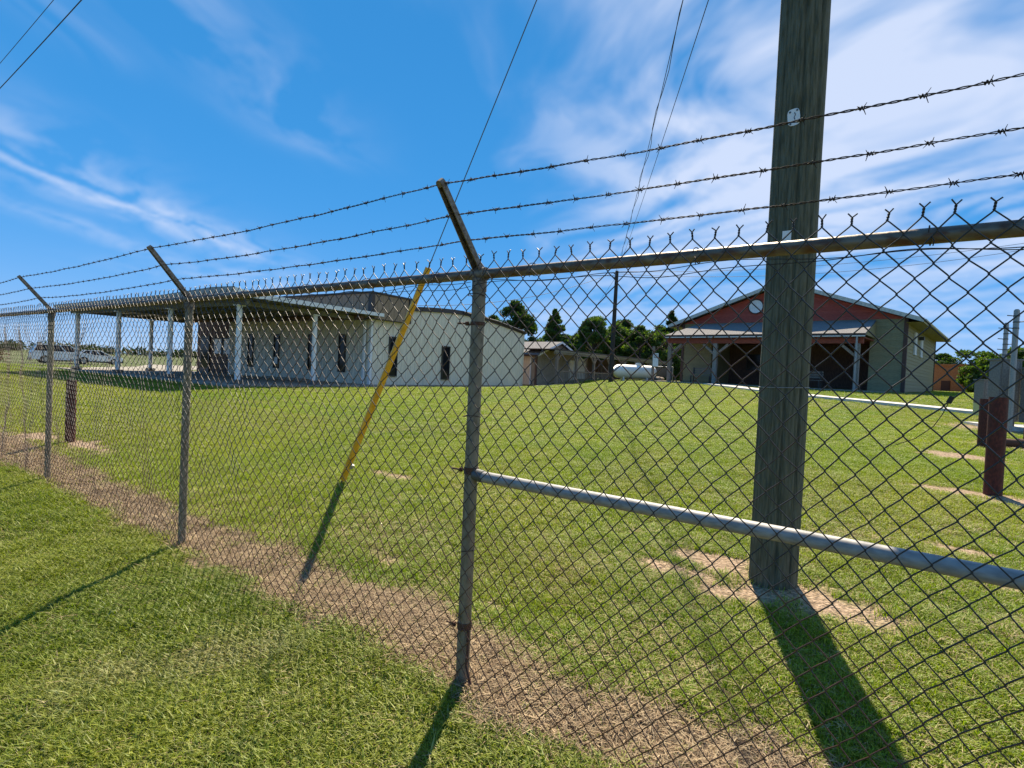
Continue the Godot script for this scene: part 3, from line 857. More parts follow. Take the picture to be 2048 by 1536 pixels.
func trees():
	var dk := [Color(.028, .058, .016), Color(.046, .085, .022), Color(.070, .115, .028)]
	var md := [Color(.045, .090, .020), Color(.075, .130, .028), Color(.115, .175, .036)]
	var lt := [Color(.06, .11, .025), Color(.095, .16, .035), Color(.13, .19, .05)]
	tree("oak_tree", "tall rounded dark tree rising behind the pale building's far end", G(-34.6, -48.6), 8.5, 2.8, "round", dk, .19, 1.3)
	tree("oak_tree", "small dark tree top just over the pale building's roof", G(-39.6, -50.2), 7.4, 1.9, "round", dk, .17)
	tree("pine_tree", "feathery conifer behind the low tan shed's roof ridge", G(-29.9, -49.6), 7.4, 3.0, "conifer", md, .22, 1.6)
	tree("oak_tree", "bushy mid-green tree between the conifer and the drooping tree", G(-33.0, -61.0), 6.6, 2.2, "round", md, .17)
	tree("willow_tree", "bright green drooping tree behind the covered walkway", G(-25.6, -50.2), 6.6, 2.1, "droop", lt, .2, 1.2)
	tree("oak_tree", "open dark tree behind the far utility pole", G(-25.4, -57.6), 7.2, 2.9, "round", dk, .18, 1.1)
	tree("oak_tree", "dark leafy tree above the white gas tank", G(-22.0, -59.0), 6.6, 2.4, "round", md, .18)
	tree("pine_tree", "dark pine beside the barn's left eave", G(-20.4, -58.4), 8.0, 3.4, "conifer", dk, .24, 1.7)
	tree("pine_tree", "slim pale pine at the left of the barn's roof end", G(-18.2, -60.0), 7.4, 2.6, "conifer", md, .22, 1.5)
	tree("ash_tree", "light green airy tree left of the dark utility pole", G(-24.4, -52.6), 6.1, 2.3, "round", lt, .17, 1.0)
	tree("ash_tree", "mid-green tree to the right of the dark utility pole", G(-21.6, -53.0), 6.0, 2.2, "round", md, .17, 1.0)
	tree("ash_tree", "light green tree over the right end of the white gas tank", G(-19.4, -54.5), 5.9, 2.2, "bush", lt, .17, .9)
	tree("ash_tree", "ragged green tree between the tall dark tree and the conifer", G(-31.6, -51.0), 5.0, 2.0, "bush", md, .17, 1.0)
	tree("ash_tree", "pale green tree close behind the tan shed's gable", G(-28.0, -52.0), 4.9, 2.0, "bush", lt, .17, 1.0)
	for a in [[-30.5, -62.0, 5.2], [-27.6, -63.0, 5.6], [-26.0, -59.8, 5.4], [-24.0, -61.5, 6.3], [-22.4, -65.0, 6.2], [-19.6, -63.0, 5.8], [-17.2, -64.0, 5.6], [-15.4, -62.0, 5.0]]:
		tree("undergrowth_tree", "low dense tree filling the gaps in the wood behind the covered walkway", G(a[0], a[1]), a[2], 2.6, "bush", dk, .2, 1.1)
	tree("oak_tree", "spreading green tree beyond the orange-brown shed", G(7.4, -53.0), 3.6, 2.4, "bush", md, .16, 1.5)
	tree("oak_tree", "pale green low tree overhanging the orange-brown shed's right end", G(6.2, -50.0), 2.3, 1.2, "bush", lt, .15)
	tree("oak_tree", "distant tree showing over the orange-brown shed's flat top", G(4.6, -88.0), 5.2, 3.0, "round", dk, .2)
	tree("oak_tree", "distant dark tree to the right behind the grey meter cabinets", G(11.5, -62.0), 4.4, 3.2, "bush", dk, .2)
	# the far wood on the skyline
	var mb := MB.new()
	for i in 620:
		var ang := deg_to_rad(rng.randf_range(-20.0, 118.0))
		var d := rng.randf_range(430.0, 520.0)
		var p := Vector3(-sin(ang) * d, 0, -cos(ang) * d)
		var hh := rng.randf_range(4.5, 7.5) + 1.8 * noise.get_noise_1d(rad_to_deg(ang) * 12.0)
		leaf_blob(mb, p + Vector3(0, hh * .45, 0), Vector3(5.5, hh * .55, 5.5), 46, 1.5, [Color(.018, .032, .014), Color(.028, .045, .018), Color(.038, .055, .022)])
	var w := part("far_wood", mb, M.leaf)
	tag(w, "low dark line of woods on the skyline beyond the fields", "woods", "", "stuff")
	# rough brown growth at the far left
	var bb := MB.new()
	var rust := [Color(.10, .045, .03), Color(.14, .075, .045), Color(.07, .05, .03)]
	for i in 16:
		leaf_blob(bb, Vector3(rng.randf_range(-3, 3), rng.randf_range(.2, 1.5) , rng.randf_range(-1.6, 1.6)), Vector3(.9, .6, .8), 120, .14, rust)
	var sh := thing("shrub", "rusty brown dry shrub at the edge of the field beside the parked vehicles", "shrub", G(-60.5, -8.6))
	part("foliage", bb, M.leaf, sh)
	var st := MB.new()
	for i in 5: st.tube(P3([Vector3(i * .8 - 1.6, -.1, 0), Vector3(i * .9 - 1.8, 1.0, rng.randf_range(-.4, .4))]), .04, 5)
	part("stem", st, M.bark, sh)

# ------------------------------------------------------------------ the chain link fence
const POSTS := [2.95, 0.0, -2.771, -5.969, -9.1, -12.2, -15.3]
const RAIL := 1.83

func warp(p: Vector3) -> Vector3:
	var k := smoothstep(0.0, .25, RAIL - p.y)
	return p + Vector3(noise.get_noise_2d(p.x * 130.0, p.y * 130.0) * .013, noise.get_noise_2d(p.x * 130.0 + 77.0, p.y * 130.0) * .008, (noise.get_noise_2d(p.x * 55.0, p.y * 55.0 + 500.0) * .045 + .006) * k)

func wire_colour(x: float, y: float) -> Color:
	var t := smoothstep(.42, .75, fine.get_noise_2d(x * 40.0, y * 40.0 + 200.0) * .5 + .5 + .30 * smoothstep(.4, -.3, y - .6))
	return Color(.024, .022, .021).lerp(Color(.075, .032, .017), t)

func link_mesh(x0: float, x1: float, sides: int) -> MB:
	var mb := MB.new()
	var w := .0385; var hh := .0424
	var n := int(round((x1 - x0) / w))
	w = (x1 - x0) / n
	var r := .0021
	var top := RAIL + .045
	var rows := int((top + .02) / hh)
	for i in n:
		var pts := PackedVector3Array()
		var xl := x0 + i * w; var xr := xl + w
		for k in rows + 1:
			var y := top - k * hh
			var right := (k + i) % 2 == 0
			var xk := xr + .0016 if right else xl - .0016
			var s := -1.0 if right else 1.0
			var zf := .0032 if (k % 2 == 0) else -.0032
			if k > 0: pts.append(warp(Vector3(xk + s * .0065, y + .0070, .040 + (.0032 if right else -.0032))))
			pts.append(warp(Vector3(xk, y, .040)))
			if k < rows: pts.append(warp(Vector3(xk + s * .0065, y - .0070, .040 - (.0032 if right else -.0032))))
		var k0 := mb.v.size()
		mb.tube(pts, r, sides, Color.WHITE, false)
		for q in range(k0, mb.v.size()):
			mb.c[q] = wire_colour(mb.v[q].x, mb.v[q].y)
		# twisted selvage: two ends wound round each other, then splayed
		if i % 2 == 0:
			var a := warp(Vector3(xr, top, .040))
			var col := wire_colour(a.x, a.y)
			var lean := Vector3(rng.randf_range(-.004, .004), 0, rng.randf_range(-.004, .004))
			for s in [-1.0, 1.0]:
				var tw := PackedVector3Array()
				for q in 7:
					var ang := q * 1.35 + (PI if s > 0 else 0.0)
					tw.append(a + Vector3(cos(ang) * .0021, q * .0034, sin(ang) * .0021) + lean * q / 6.0)
				tw.append(tw[6] + Vector3(s * rng.randf_range(.008, .013), rng.randf_range(.008, .014), s * rng.randf_range(-.004, .006)))
				mb.tube(tw, r, 5, col)
	return mb

func pipe(a: Vector3, b: Vector3, r: float, sides := 16) -> MB:
	var mb := MB.new()
	var pts := PackedVector3Array()
	for i in 9: pts.append(a.lerp(b, i / 8.0))
	mb.tube(pts, r, sides)
	return mb

func chain_link_fence():
	var f := thing("chain_link_fence", "galvanised chain link fence with three strands of barbed wire on angled arms", "fence")
	var tip := Vector3(0, .318, .270)
	for i in POSTS.size():
		var x: float = POSTS[i]
		var y0 := H(x, 0)
		var p := part("post", pipe(Vector3(0, -.3, 0), Vector3(0, RAIL - y0 - .03, 0), .027 if i != 1 else .030, 20), M.post, f, Vector3(x, y0, -.012))
		# cap with its loop for the rail
		var cap := MB.new()
		cap.tube(P3([Vector3(-.035, RAIL - y0, 0), Vector3(.035, RAIL - y0, 0)]), .0305, 16)
		cap.tube(P3([Vector3(0, RAIL - y0 - .075, 0), Vector3(0, RAIL - y0 - .02, 0)]), .033, 16)
		part("cap", cap, M.arm, p)
		# barbed wire arm: a pressed steel channel
		var arm := MB.new()
		var a := Vector3(0, .0, 0); var d := tip.normalized()
		var up := d.cross(Vector3.RIGHT).normalized()
		var L := tip.length()
		var seg := 8
		for s in seg:
			var t0: float = float(s) / seg; var t1: float = float(s + 1) / seg
			var w0 := lerpf(.021, .0145, t0); var w1 := lerpf(.021, .0145, t1)
			var c0 := d * L * t0; var c1 := d * L * t1
			for q in [[-1, 0], [0, -1], [0, 1]]:
				if q[0] == -1:
					arm.quad(c0 - Vector3(w0, 0, 0) + up * .012, c1 - Vector3(w1, 0, 0) + up * .012, c1 + Vector3(w1, 0, 0) + up * .012, c0 + Vector3(w0, 0, 0) + up * .012)
				else:
					var sx: float = q[1]
					arm.quad(c0 + Vector3(sx * w0, 0, 0) + up * .012, c1 + Vector3(sx * w1, 0, 0) + up * .012, c1 + Vector3(sx * w1, 0, 0) - up * .016, c0 + Vector3(sx * w0, 0, 0) - up * .016)
					arm.quad(c0 + Vector3(sx * (w0 - .004), 0, 0) + up * .008, c1 + Vector3(sx * (w1 - .004), 0, 0) + up * .008, c1 + Vector3(sx * (w1 - .004), 0, 0) - up * .016, c0 + Vector3(sx * (w0 - .004), 0, 0) - up * .016)
					arm.quad(c0 + Vector3(sx * w0, 0, 0) - up * .016, c1 + Vector3(sx * w1, 0, 0) - up * .016, c1 + Vector3(sx * (w1 - .004), 0, 0) - up * .016, c0 + Vector3(sx * (w0 - .004), 0, 0) - up * .016)
		arm.tube(P3([d * L + up * .012, d * L - up * .016]), .0145, 14)
		part("barb_arm", arm, M.arm, p, Vector3(0, RAIL - y0 + .006, .0))
	for i in POSTS.size() - 1:
		var x1: float = POSTS[i]; var x0: float = POSTS[i + 1]
		part("top_rail", pipe(Vector3(x0, RAIL, -.012), Vector3(x1, RAIL, -.012), .0225), M.rail, f)
		var m := part("link_mesh", link_mesh(x0, x1, 6 if i < 2 else (5 if i < 3 else 4)), M.wire, f)
		m.set_meta("label", "woven diamond wire mesh of one fence bay")
		# ties and the slack tension wire under the rail
		var tw := MB.new()
		for s in [[-.058, .010, 0.0], [-.046, .007, 2.1]]:
			var pts := PackedVector3Array()
			var k := 0
			var xx := x0
			while xx <= x1 + .001:
				pts.append(Vector3(xx, RAIL + s[0] + s[1] * sin(xx * 5.3 + s[2]) + .006 * sin(xx * 13.0), .036 + .004 * sin(xx * 21.0)))
				xx += .04
			tw.tube(pts, .0013, 4)
		part("tension_wire", tw, M.barb, f)
		var count := 5
		for k in count:
			var xt := lerpf(x0, x1, (k + .5 + .2 * sin(k * 7.0)) / count)
			var tie := MB.new()
			var ring := PackedVector3Array()
			for q in 13:
				var an := TAU * q / 12.0 * .93
				ring.append(Vector3(xt + q * .0006, RAIL + sin(an) * .026 - .002, .004 + cos(an) * .040))
			ring.append(ring[12] + Vector3(.006, -.014, .010)); ring.append(ring[12] + Vector3(.004, -.026, .004))
			tie.tube(ring, .0017, 5)
			part("tie_wire", tie, M.barb, f)
	# brace rail from the brace post to the right
	part("brace_rail", pipe(Vector3(.05, .935, -.012), Vector3(2.92, .935, -.012), .0245, 18), M.brace, f)
	var sock := MB.new()
	sock.tube(P3([Vector3(.022, .94, -.012), Vector3(.07, .936, -.012)]), .0272, 16)
	part("rail_socket", sock, M.galv_dark, f)
	# bands on the brace post, each with its bolt
	for b in [[.955, .030, .06], [.255, .030, .05], [1.61, .016, .062]]:
		var band := MB.new()
		band.tube(P3([Vector3(0, b[0] - b[1] * .5, -.012), Vector3(0, b[0] + b[1] * .5, -.012)]), .0335, 18)
		var o := part("brace_band", band, M.rust, f)
		var bolt := MB.new()
		bolt.tube(P3([Vector3(-.03, b[0], .012), Vector3(-.03 - b[2], b[0] + .001, .018)]), .0042, 8)
		bolt.tube(P3([Vector3(-.034, b[0], .012), Vector3(-.046, b[0], .0135)]), .0105, 6)
		part("bolt", bolt, M.rust, o)
	for y in [1.735, 1.2, .6]:
		var ring := PackedVector3Array()
		for q in 25: ring.append(Vector3(cos(TAU * q / 24) * .032, y + .004 * sin(TAU * q / 24 * 2), -.012 + sin(TAU * q / 24) * .05 + .012))
		var mb := MB.new(); mb.tube(ring, .0018, 5, Color.WHITE, false)
		part("tie_wire", mb, M.barb, f)
	# a bent tie left at the foot of the post, and a loose end of wire in the mesh
	var lw := MB.new()
	lw.tube(P3([Vector3(.034, .24, .0), Vector3(.042, .14, .01), Vector3(.040, .09, .012), Vector3(.085, .03, .03)]), .006, 6)
	part("bent_strap", lw, M.rust, f)
	lw = MB.new()
	lw.tube(P3([Vector3(1.659, 1.384, .046), Vector3(1.645, 1.345, .052), Vector3(1.628, 1.312, .054), Vector3(1.59, 1.275, .054), Vector3(1.547, 1.253, .05)]), .0010, 4)
	lw.tube(P3([Vector3(1.663, 1.392, .046), Vector3(1.656, 1.376, .05)]), .006, 6)
	part("loose_wire", lw, M.barb, f)
	# three strands of barbed wire
	var fr := [.345, .63, .955]
	for w in 3:
		var mb := MB.new()
		var barbs := MB.new()
		var a := PackedVector3Array(); var b := PackedVector3Array()
		var x: float = POSTS[0]
		var nextb := x - .05 - .04 * w
		var bay := 0
		while x > POSTS[-1]:
			while bay < POSTS.size() - 2 and x < POSTS[bay + 1]: bay += 1
			var t: float = (POSTS[bay] - x) / (POSTS[bay] - POSTS[bay + 1])
			var sag: float = ([.022, .018, .026][(bay + w) % 3] + (.010 * w if bay == 0 else 0.0)) * 4.0 * t * (1.0 - t)
			var c := Vector3(x, RAIL + .006 + tip.y * fr[w] + .014 - sag + noise.get_noise_2d(x * 90.0, w * 90.0) * .004, tip.z * fr[w] - .008 + noise.get_noise_2d(x * 90.0, w * 90.0 + 40.0) * .006)
			var ph := x * 105.0 + 8.0 * noise.get_noise_1d(x * 40.0 + w * 99.0)
			var o := Vector3(0, cos(ph), sin(ph)) * .0021
			a.append(c + o); b.append(c - o)
			if x <= nextb:
				nextb -= .125 + rng.randf_range(-.012, .012)
				var ph2 := rng.randf() * TAU
				var coil := PackedVector3Array()
				for q in 13:
					var an := ph2 + q * 1.1
					coil.append(c + Vector3((q - 6) * .0012, cos(an) * .0052, sin(an) * .0052))
				barbs.tube(coil, .0014, 4)
				for s in [[-1, 0.0], [1, PI * .55], [-1, PI], [1, PI * 1.5]]:
					var an: float = ph2 + s[1] + rng.randf_range(-.35, .35)
					var rad := Vector3(s[0] * rng.randf_range(.15, .6), cos(an), sin(an)).normalized()
					barbs.tube(P3([c + Vector3(s[0] * .004, 0, 0) + rad * .003, c + Vector3(s[0] * .005, 0, 0) + rad * rng.randf_range(.013, .019)]), [.0014, .0008], 4)
			x -= .009 if x > -4.5 else .013
		mb.tube(a, .0017, 4); mb.tube(b, .0017, 4)
		var o2 := part("barbed_strand", mb, M.barb, f)
		part("barbs", barbs, M.barb, o2)

# ------------------------------------------------------------------ poles and lines
# angle round the shaft, from, to (height), depth, half-width
const CRACKS := [[1.30, -.3, 10.0, .016, .075], [1.72, .2, 3.4, .010, .06], [1.02, 1.0, 5.5, .009, .06], [.62, -.2, 2.2, .012, .06], [2.15, 1.6, 7.0, .012, .06], [2.6, -.3, 4.0, .012, .06], [4.2, 0.0, 8.0, .014, .07]]
const POLE := Vector3(.94, .10, -1.86)

func near_pole():
	var o := thing("utility_pole", "thick weathered grey-green wooden utility pole standing just inside the fence", "utility pole", POLE)
	var mb := MB.new()
	var sides := 120
	var rows := 110
	var k0 := 0
	var crack := FastNoiseLite.new()
	crack.seed = 77; crack.frequency = 1.0; crack.fractal_octaves = 3
	for i in rows + 1:
		var y := -.35 + 10.9 * pow(float(i) / rows, 1.35)
		var r := (.137 if y < 5.0 else lerpf(.137, .112, (y - 5.0) / 5.6))
		for j in sides:
			var a := TAU * j / sides
			var g := crack.get_noise_3d(cos(a) * 2.4, y * .12, sin(a) * 2.4)
			var dent := -.012 * smoothstep(.30, .48, g) + .004 * crack.get_noise_3d(cos(a) * 5.0, y * .5, sin(a) * 5.0)
			for q in CRACKS:      # drying cracks that wander up the shaft
				if y > q[1] and y < q[2]:
					var da := absf(wrapf(a - q[0] - .10 * crack.get_noise_2d(y * .6, q[0] * 10.0), -PI, PI))
					dent -= q[3] * maxf(0.0, 1.0 - da / q[4]) * smoothstep(0.0, .5, minf(y - q[1], q[2] - y))
			var rr := r + dent
			mb.v.append(Vector3(cos(a) * rr, y, sin(a) * rr)); mb.n.append(Vector3(cos(a), 0, sin(a))); mb.c.append(Color.WHITE)
	for i in rows:
		for j in sides:
			var a := i * sides + j; var b := i * sides + (j + 1) % sides
			mb.ix.append_array(PackedInt32Array([a, b, a + sides, b, b + sides, a + sides]))
	for i in mb.n.size(): mb.n[i] = Vector3.ZERO
	for i in range(0, mb.ix.size(), 3):
		var fn := (mb.v[mb.ix[i + 2]] - mb.v[mb.ix[i]]).cross(mb.v[mb.ix[i + 1]] - mb.v[mb.ix[i]])
		if fn.dot(mb.v[mb.ix[i]] * Vector3(1, 0, 1)) < 0: fn = -fn
		for q in 3: mb.n[mb.ix[i + q]] += fn
	for i in mb.n.size(): mb.n[i] = mb.n[i].normalized()
	var shaft := part("shaft", mb, M.pole, o)
	# two small tags on the side that faces the road
	var face := (CAM - POLE) * Vector3(1, 0, 1)
	var ang := atan2(face.x, face.z)
	var t1 := MB.new()
	var out := PackedVector2Array()
	for q in 24:
		var an := TAU * q / 24
		var e := Vector2(signf(cos(an)) * pow(absf(cos(an)), .55) * .034, signf(sin(an)) * pow(absf(sin(an)), .6) * .050)
		out.append(e)
	t1.prism(out, 0, .002)
	var tg := part("tag", t1, M.tag, o, Vector3(sin(ang - .20) * .1375, 2.985 - POLE.y, cos(ang - .20) * .1375))
	tg.rotation = Vector3(0, ang - .20, .10)
	var inkb := MB.new()
	inkb.tube(P3([Vector3(.006, .026, .0028), Vector3(.010, .012, .0028), Vector3(.002, -.004, .0028), Vector3(.006, -.016, .0028)]), .0022, 5)
	part("tag_mark", inkb, M.ink, tg)
	for q in [[-.018, .034], [.021, .036], [-.020, -.037], [.020, -.034]]:
		var nail := MB.new(); nail.tube(P3([Vector3(q[0], q[1], .001), Vector3(q[0], q[1], .005)]), .006, 8)
		part("tag_nail", nail, M.galv_dark, tg)
	var t2 := bp("tag", Vector3(-.024, -.07, 0), Vector3(.024, .07, .002), M.tag, o)
	t2.position = Vector3(sin(ang - .18) * .138, 2.24 - POLE.y, cos(ang - .18) * .163)
	t2.rotation.y = ang - .18
	# a thin wire wound round it at chest height
	var ring := PackedVector3Array()
	for q in 33: ring.append(Vector3(cos(TAU * q / 32) * .141, 1.385 - POLE.y + .006 * cos(TAU * q / 32 + .6), sin(TAU * q / 32) * .141))
	mb = MB.new(); mb.tube(ring, .0022, 5, Color.WHITE, false)
	part("wire_band", mb, M.galv, o)
	# its head, above the picture
	bp("crossarm", Vector3(-.05, 9.6, -1.1), Vector3(.05, 9.72, 1.1), M.timber_grey, o)
	for y in [8.8, 9.5]:
		var ins := MB.new(); ins.tube(P3([Vector3(0, y, .12), Vector3(0, y, .2)]), .05, 10)
		part("insulator", ins, M.galv_dark, o)
	# guy: strand, yellow guard and anchor
	var foot := G(-3.25, -1.79)
	var g := thing("guy_wire", "slanting guy wire with a bright yellow guard sleeve anchored in the lawn", "guy wire", foot)
	var head := Vector3(POLE.x - .13, 8.0, POLE.z) - foot
	var d := head.normalized()
	mb = MB.new(); mb.tube(P3([Vector3.ZERO, head]), .0045, 6)
	part("strand", mb, M.steel_cable, g)
	mb = MB.new()
	var sd := d.cross(Vector3.UP).normalized(); var fw := sd.cross(d)
	var n := 12
	var L := 2.42
	for s in 12:       # a long half-round plastic channel, open at the back, a little wider at the foot
		var t0 := float(s) / 12; var t1_ := float(s + 1) / 12
		for j in n:
			var a0 := PI * 1.5 * (float(j) / n) - PI * .25; var a1 := PI * 1.5 * (float(j + 1) / n) - PI * .25
			var r0 := lerpf(.036, .028, t0); var r1 := lerpf(.036, .028, t1_)
			var q := func(tt, aa, rr): return d * (.05 + L * tt) + (sd * cos(aa) + fw * sin(aa) * -1.0) * rr
			mb.quad(q.call(t0, a0, r0), q.call(t0, a1, r0), q.call(t1_, a1, r1), q.call(t1_, a0, r1))
	part("guard", mb, M.guard, g)
	mb = MB.new(); mb.tube(P3([-d * .4, d * .12]), .010, 8)
	part("anchor_rod", mb, M.galv_dark, g)
	mb = MB.new(); mb.tube(P3([d * .22 - fw * .05, d * .27 - fw * .052]), .016, 8)
	part("clamp", mb, M.galv, g)

func far_pole():
	var at := G(-14.3, -31.1, -.05)
	var o := thing("utility_pole", "slim dark utility pole standing in front of the white gas tank", "utility pole", at)
	var mb := MB.new()
	mb.tube(P3([Vector3.ZERO, Vector3(.02, 3, 0), Vector3(.06, 7.35, 0)]), [.165, .145, .11], 14)
	part("shaft", mb, M.pole_dark, o)
	for y in [6.9, 7.15]:
		mb = MB.new(); mb.tube(P3([Vector3(-.02, y, .1), Vector3(-.02, y, .24)]), .04, 8)
		part("insulator", mb, M.galv_dark, o)

func hang(a: Vector3, b: Vector3, sag: float, wob := 0.0) -> PackedVector3Array:
	var p := PackedVector3Array()
	for i in 41:
		var t := i / 40.0
		p.append(a.lerp(b, t) + Vector3(wob * sin(t * 60.0), -sag * 4 * t * (1 - t), wob * cos(t * 47.0)))
	return p

func line(called: String, label: String, runs: Array, r: float, m = null):
	var o := thing(called, label, "cable", runs[0][0])
	for q in runs:
		var mb := MB.new()
		var pts := hang(q[0] - runs[0][0], q[1] - runs[0][0], q[2], q[3] if q.size() > 3 else 0.0)
		mb.tube(pts, r, 5)
		part("strand", mb, m if m else M.cable, o)

func wires():
	var head := G(-14.24, -31.1)
	line("service_cable", "twisted black service cable running from the near pole to the far one", [[Vector3(.85, 7.75, -1.98), head + Vector3(0, 7.2, .2), .55, .0], [Vector3(.85, 7.70, -1.98), head + Vector3(0, 7.15, .2), .58, .035]], .0075)
	line("telephone_cable", "single thin black cable beside the twisted service cable", [[Vector3(.85, 5.85, -2.0), head + Vector3(0, 6.95, .2), .25]], .006)
	line("power_line", "upper power line overhead along the road side", [[Vector3(.94, 9.62, -1.9), Vector3(-46, 9.9, -2.3), .5], [Vector3(.94, 9.62, -1.9), Vector3(30, 9.9, -1.4), .3]], .007)
	line("power_line", "lower thicker power line overhead along the road side", [[Vector3(.94, 8.92, -1.9), Vector3(-46, 9.2, -2.3), .5], [Vector3(.94, 8.92, -1.9), Vector3(30, 9.2, -1.4), .3]], .011)
	line("service_cable", "cable drooping from the dark pole to the pale building's roof", [[head + Vector3(0, 7.2, .2), Vector3(-18.3, 4.3, -16.0), .7]], .012)
	line("service_cable", "pair of cables leaving the dark pole above the barn roof", [[head + Vector3(0, 7.25, .1), Vector3(6.46, 9.65, -38.6), .5], [head + Vector3(0, 7.1, .1), Vector3(6.46, 9.3, -38.6), .7]], .012)
	line("service_cable", "thin cable from the dark pole down to the walkway roof", [[head + Vector3(0, 6.9, .1), Vector3(-19.5, 3.1, -33.0), .3]], .009)

# ------------------------------------------------------------------ smaller things
func propane_tank():
	var c := Vector3(-14.1, 0, -34.4)
	var base := H(c.x, c.z)
	var o := thing("gas_tank", "white horizontal gas tank with a filler dome behind the lawn", "gas tank", Vector3(c.x, base, c.z), deg_to_rad(42))
	var mb := MB.new()
	var pts := PackedVector3Array(); var rad := []
	for i in 9:
		var a := PI * .5 * i / 8
		pts.append(Vector3(-1.15 - .42 * cos(a), .62, 0)); rad.append(maxf(.475 * sin(a), .004))
	for i in 9:
		var a := PI * .5 * i / 8
		pts.append(Vector3(1.15 + .42 * sin(a), .62, 0)); rad.append(maxf(.475 * cos(a), .004))
	mb.tube(pts, rad, 28)
	part("shell", mb, M.tank, o)
	mb = MB.new()
	mb.tube(P3([Vector3(.25, 1.0, 0), Vector3(.25, 1.16, 0), Vector3(.25, 1.25, 0), Vector3(.25, 1.28, 0)]), [.22, .22, .17, .02], 18)
	part("dome", mb, M.tank, o)
	for x in [-.85, .85]:
		bp("leg", Vector3(x - .06, -.05, -.3), Vector3(x + .06, .28, .3), M.tank, o)
	for x in [-.7, .7]:
		mb = MB.new(); mb.tube(P3([Vector3(x, 1.07, 0), Vector3(x, 1.16, 0)]), .05, 8)
		part("lifting_lug", mb, M.galv, o)

func bollard(label: String, at: Vector3, h: float, r: float, open_top := true):
	var o := thing("bollard", label, "bollard", at - Vector3(0, .1, 0), 0, "red painted pipe bollards")
	var mb := MB.new()
	mb.tube(P3([Vector3.ZERO, Vector3(0, h * .5, 0), Vector3(0, h + .1, 0)]), r, 24, Color.WHITE, false)
	part("pipe", mb, M.bollard, o)
	mb = MB.new()
	mb.tube(P3([Vector3(0, h + .07, 0), Vector3(0, h + .085, 0)]), r * .95, 24)
	part("fill", mb, M.rust, o)

func bollards():
	bollard("red pipe bollard beside the fence on a worn patch", G(-8.27, -.84), .90, .062)
	bollard("thick dark red pipe bollard standing in a bare earth patch", G(2.36, -6.04), 1.06, .083)
	bollard("red pipe bollard standing behind the thick one", G(2.70, -11.06), .86, .10)
	bollard("red pipe bollard next to the grey meter cabinets", G(3.55, -13.05), .85, .09)
	var o := thing("loose_pipe", "short dark pipe lying on the worn earth by the bollards", "pipe", G(2.95, -11.35, .09), deg_to_rad(20))
	var mb := MB.new(); mb.tube(P3([Vector3(-.28, 0, 0), Vector3(.30, -.01, 0)]), .075, 14)
	part("barrel", mb, M.rust, o)
	mb = MB.new(); mb.tube(P3([Vector3(.26, -.008, 0), Vector3(.32, -.01, 0)]), .09, 14)
	part("flange", mb, M.rust, o)

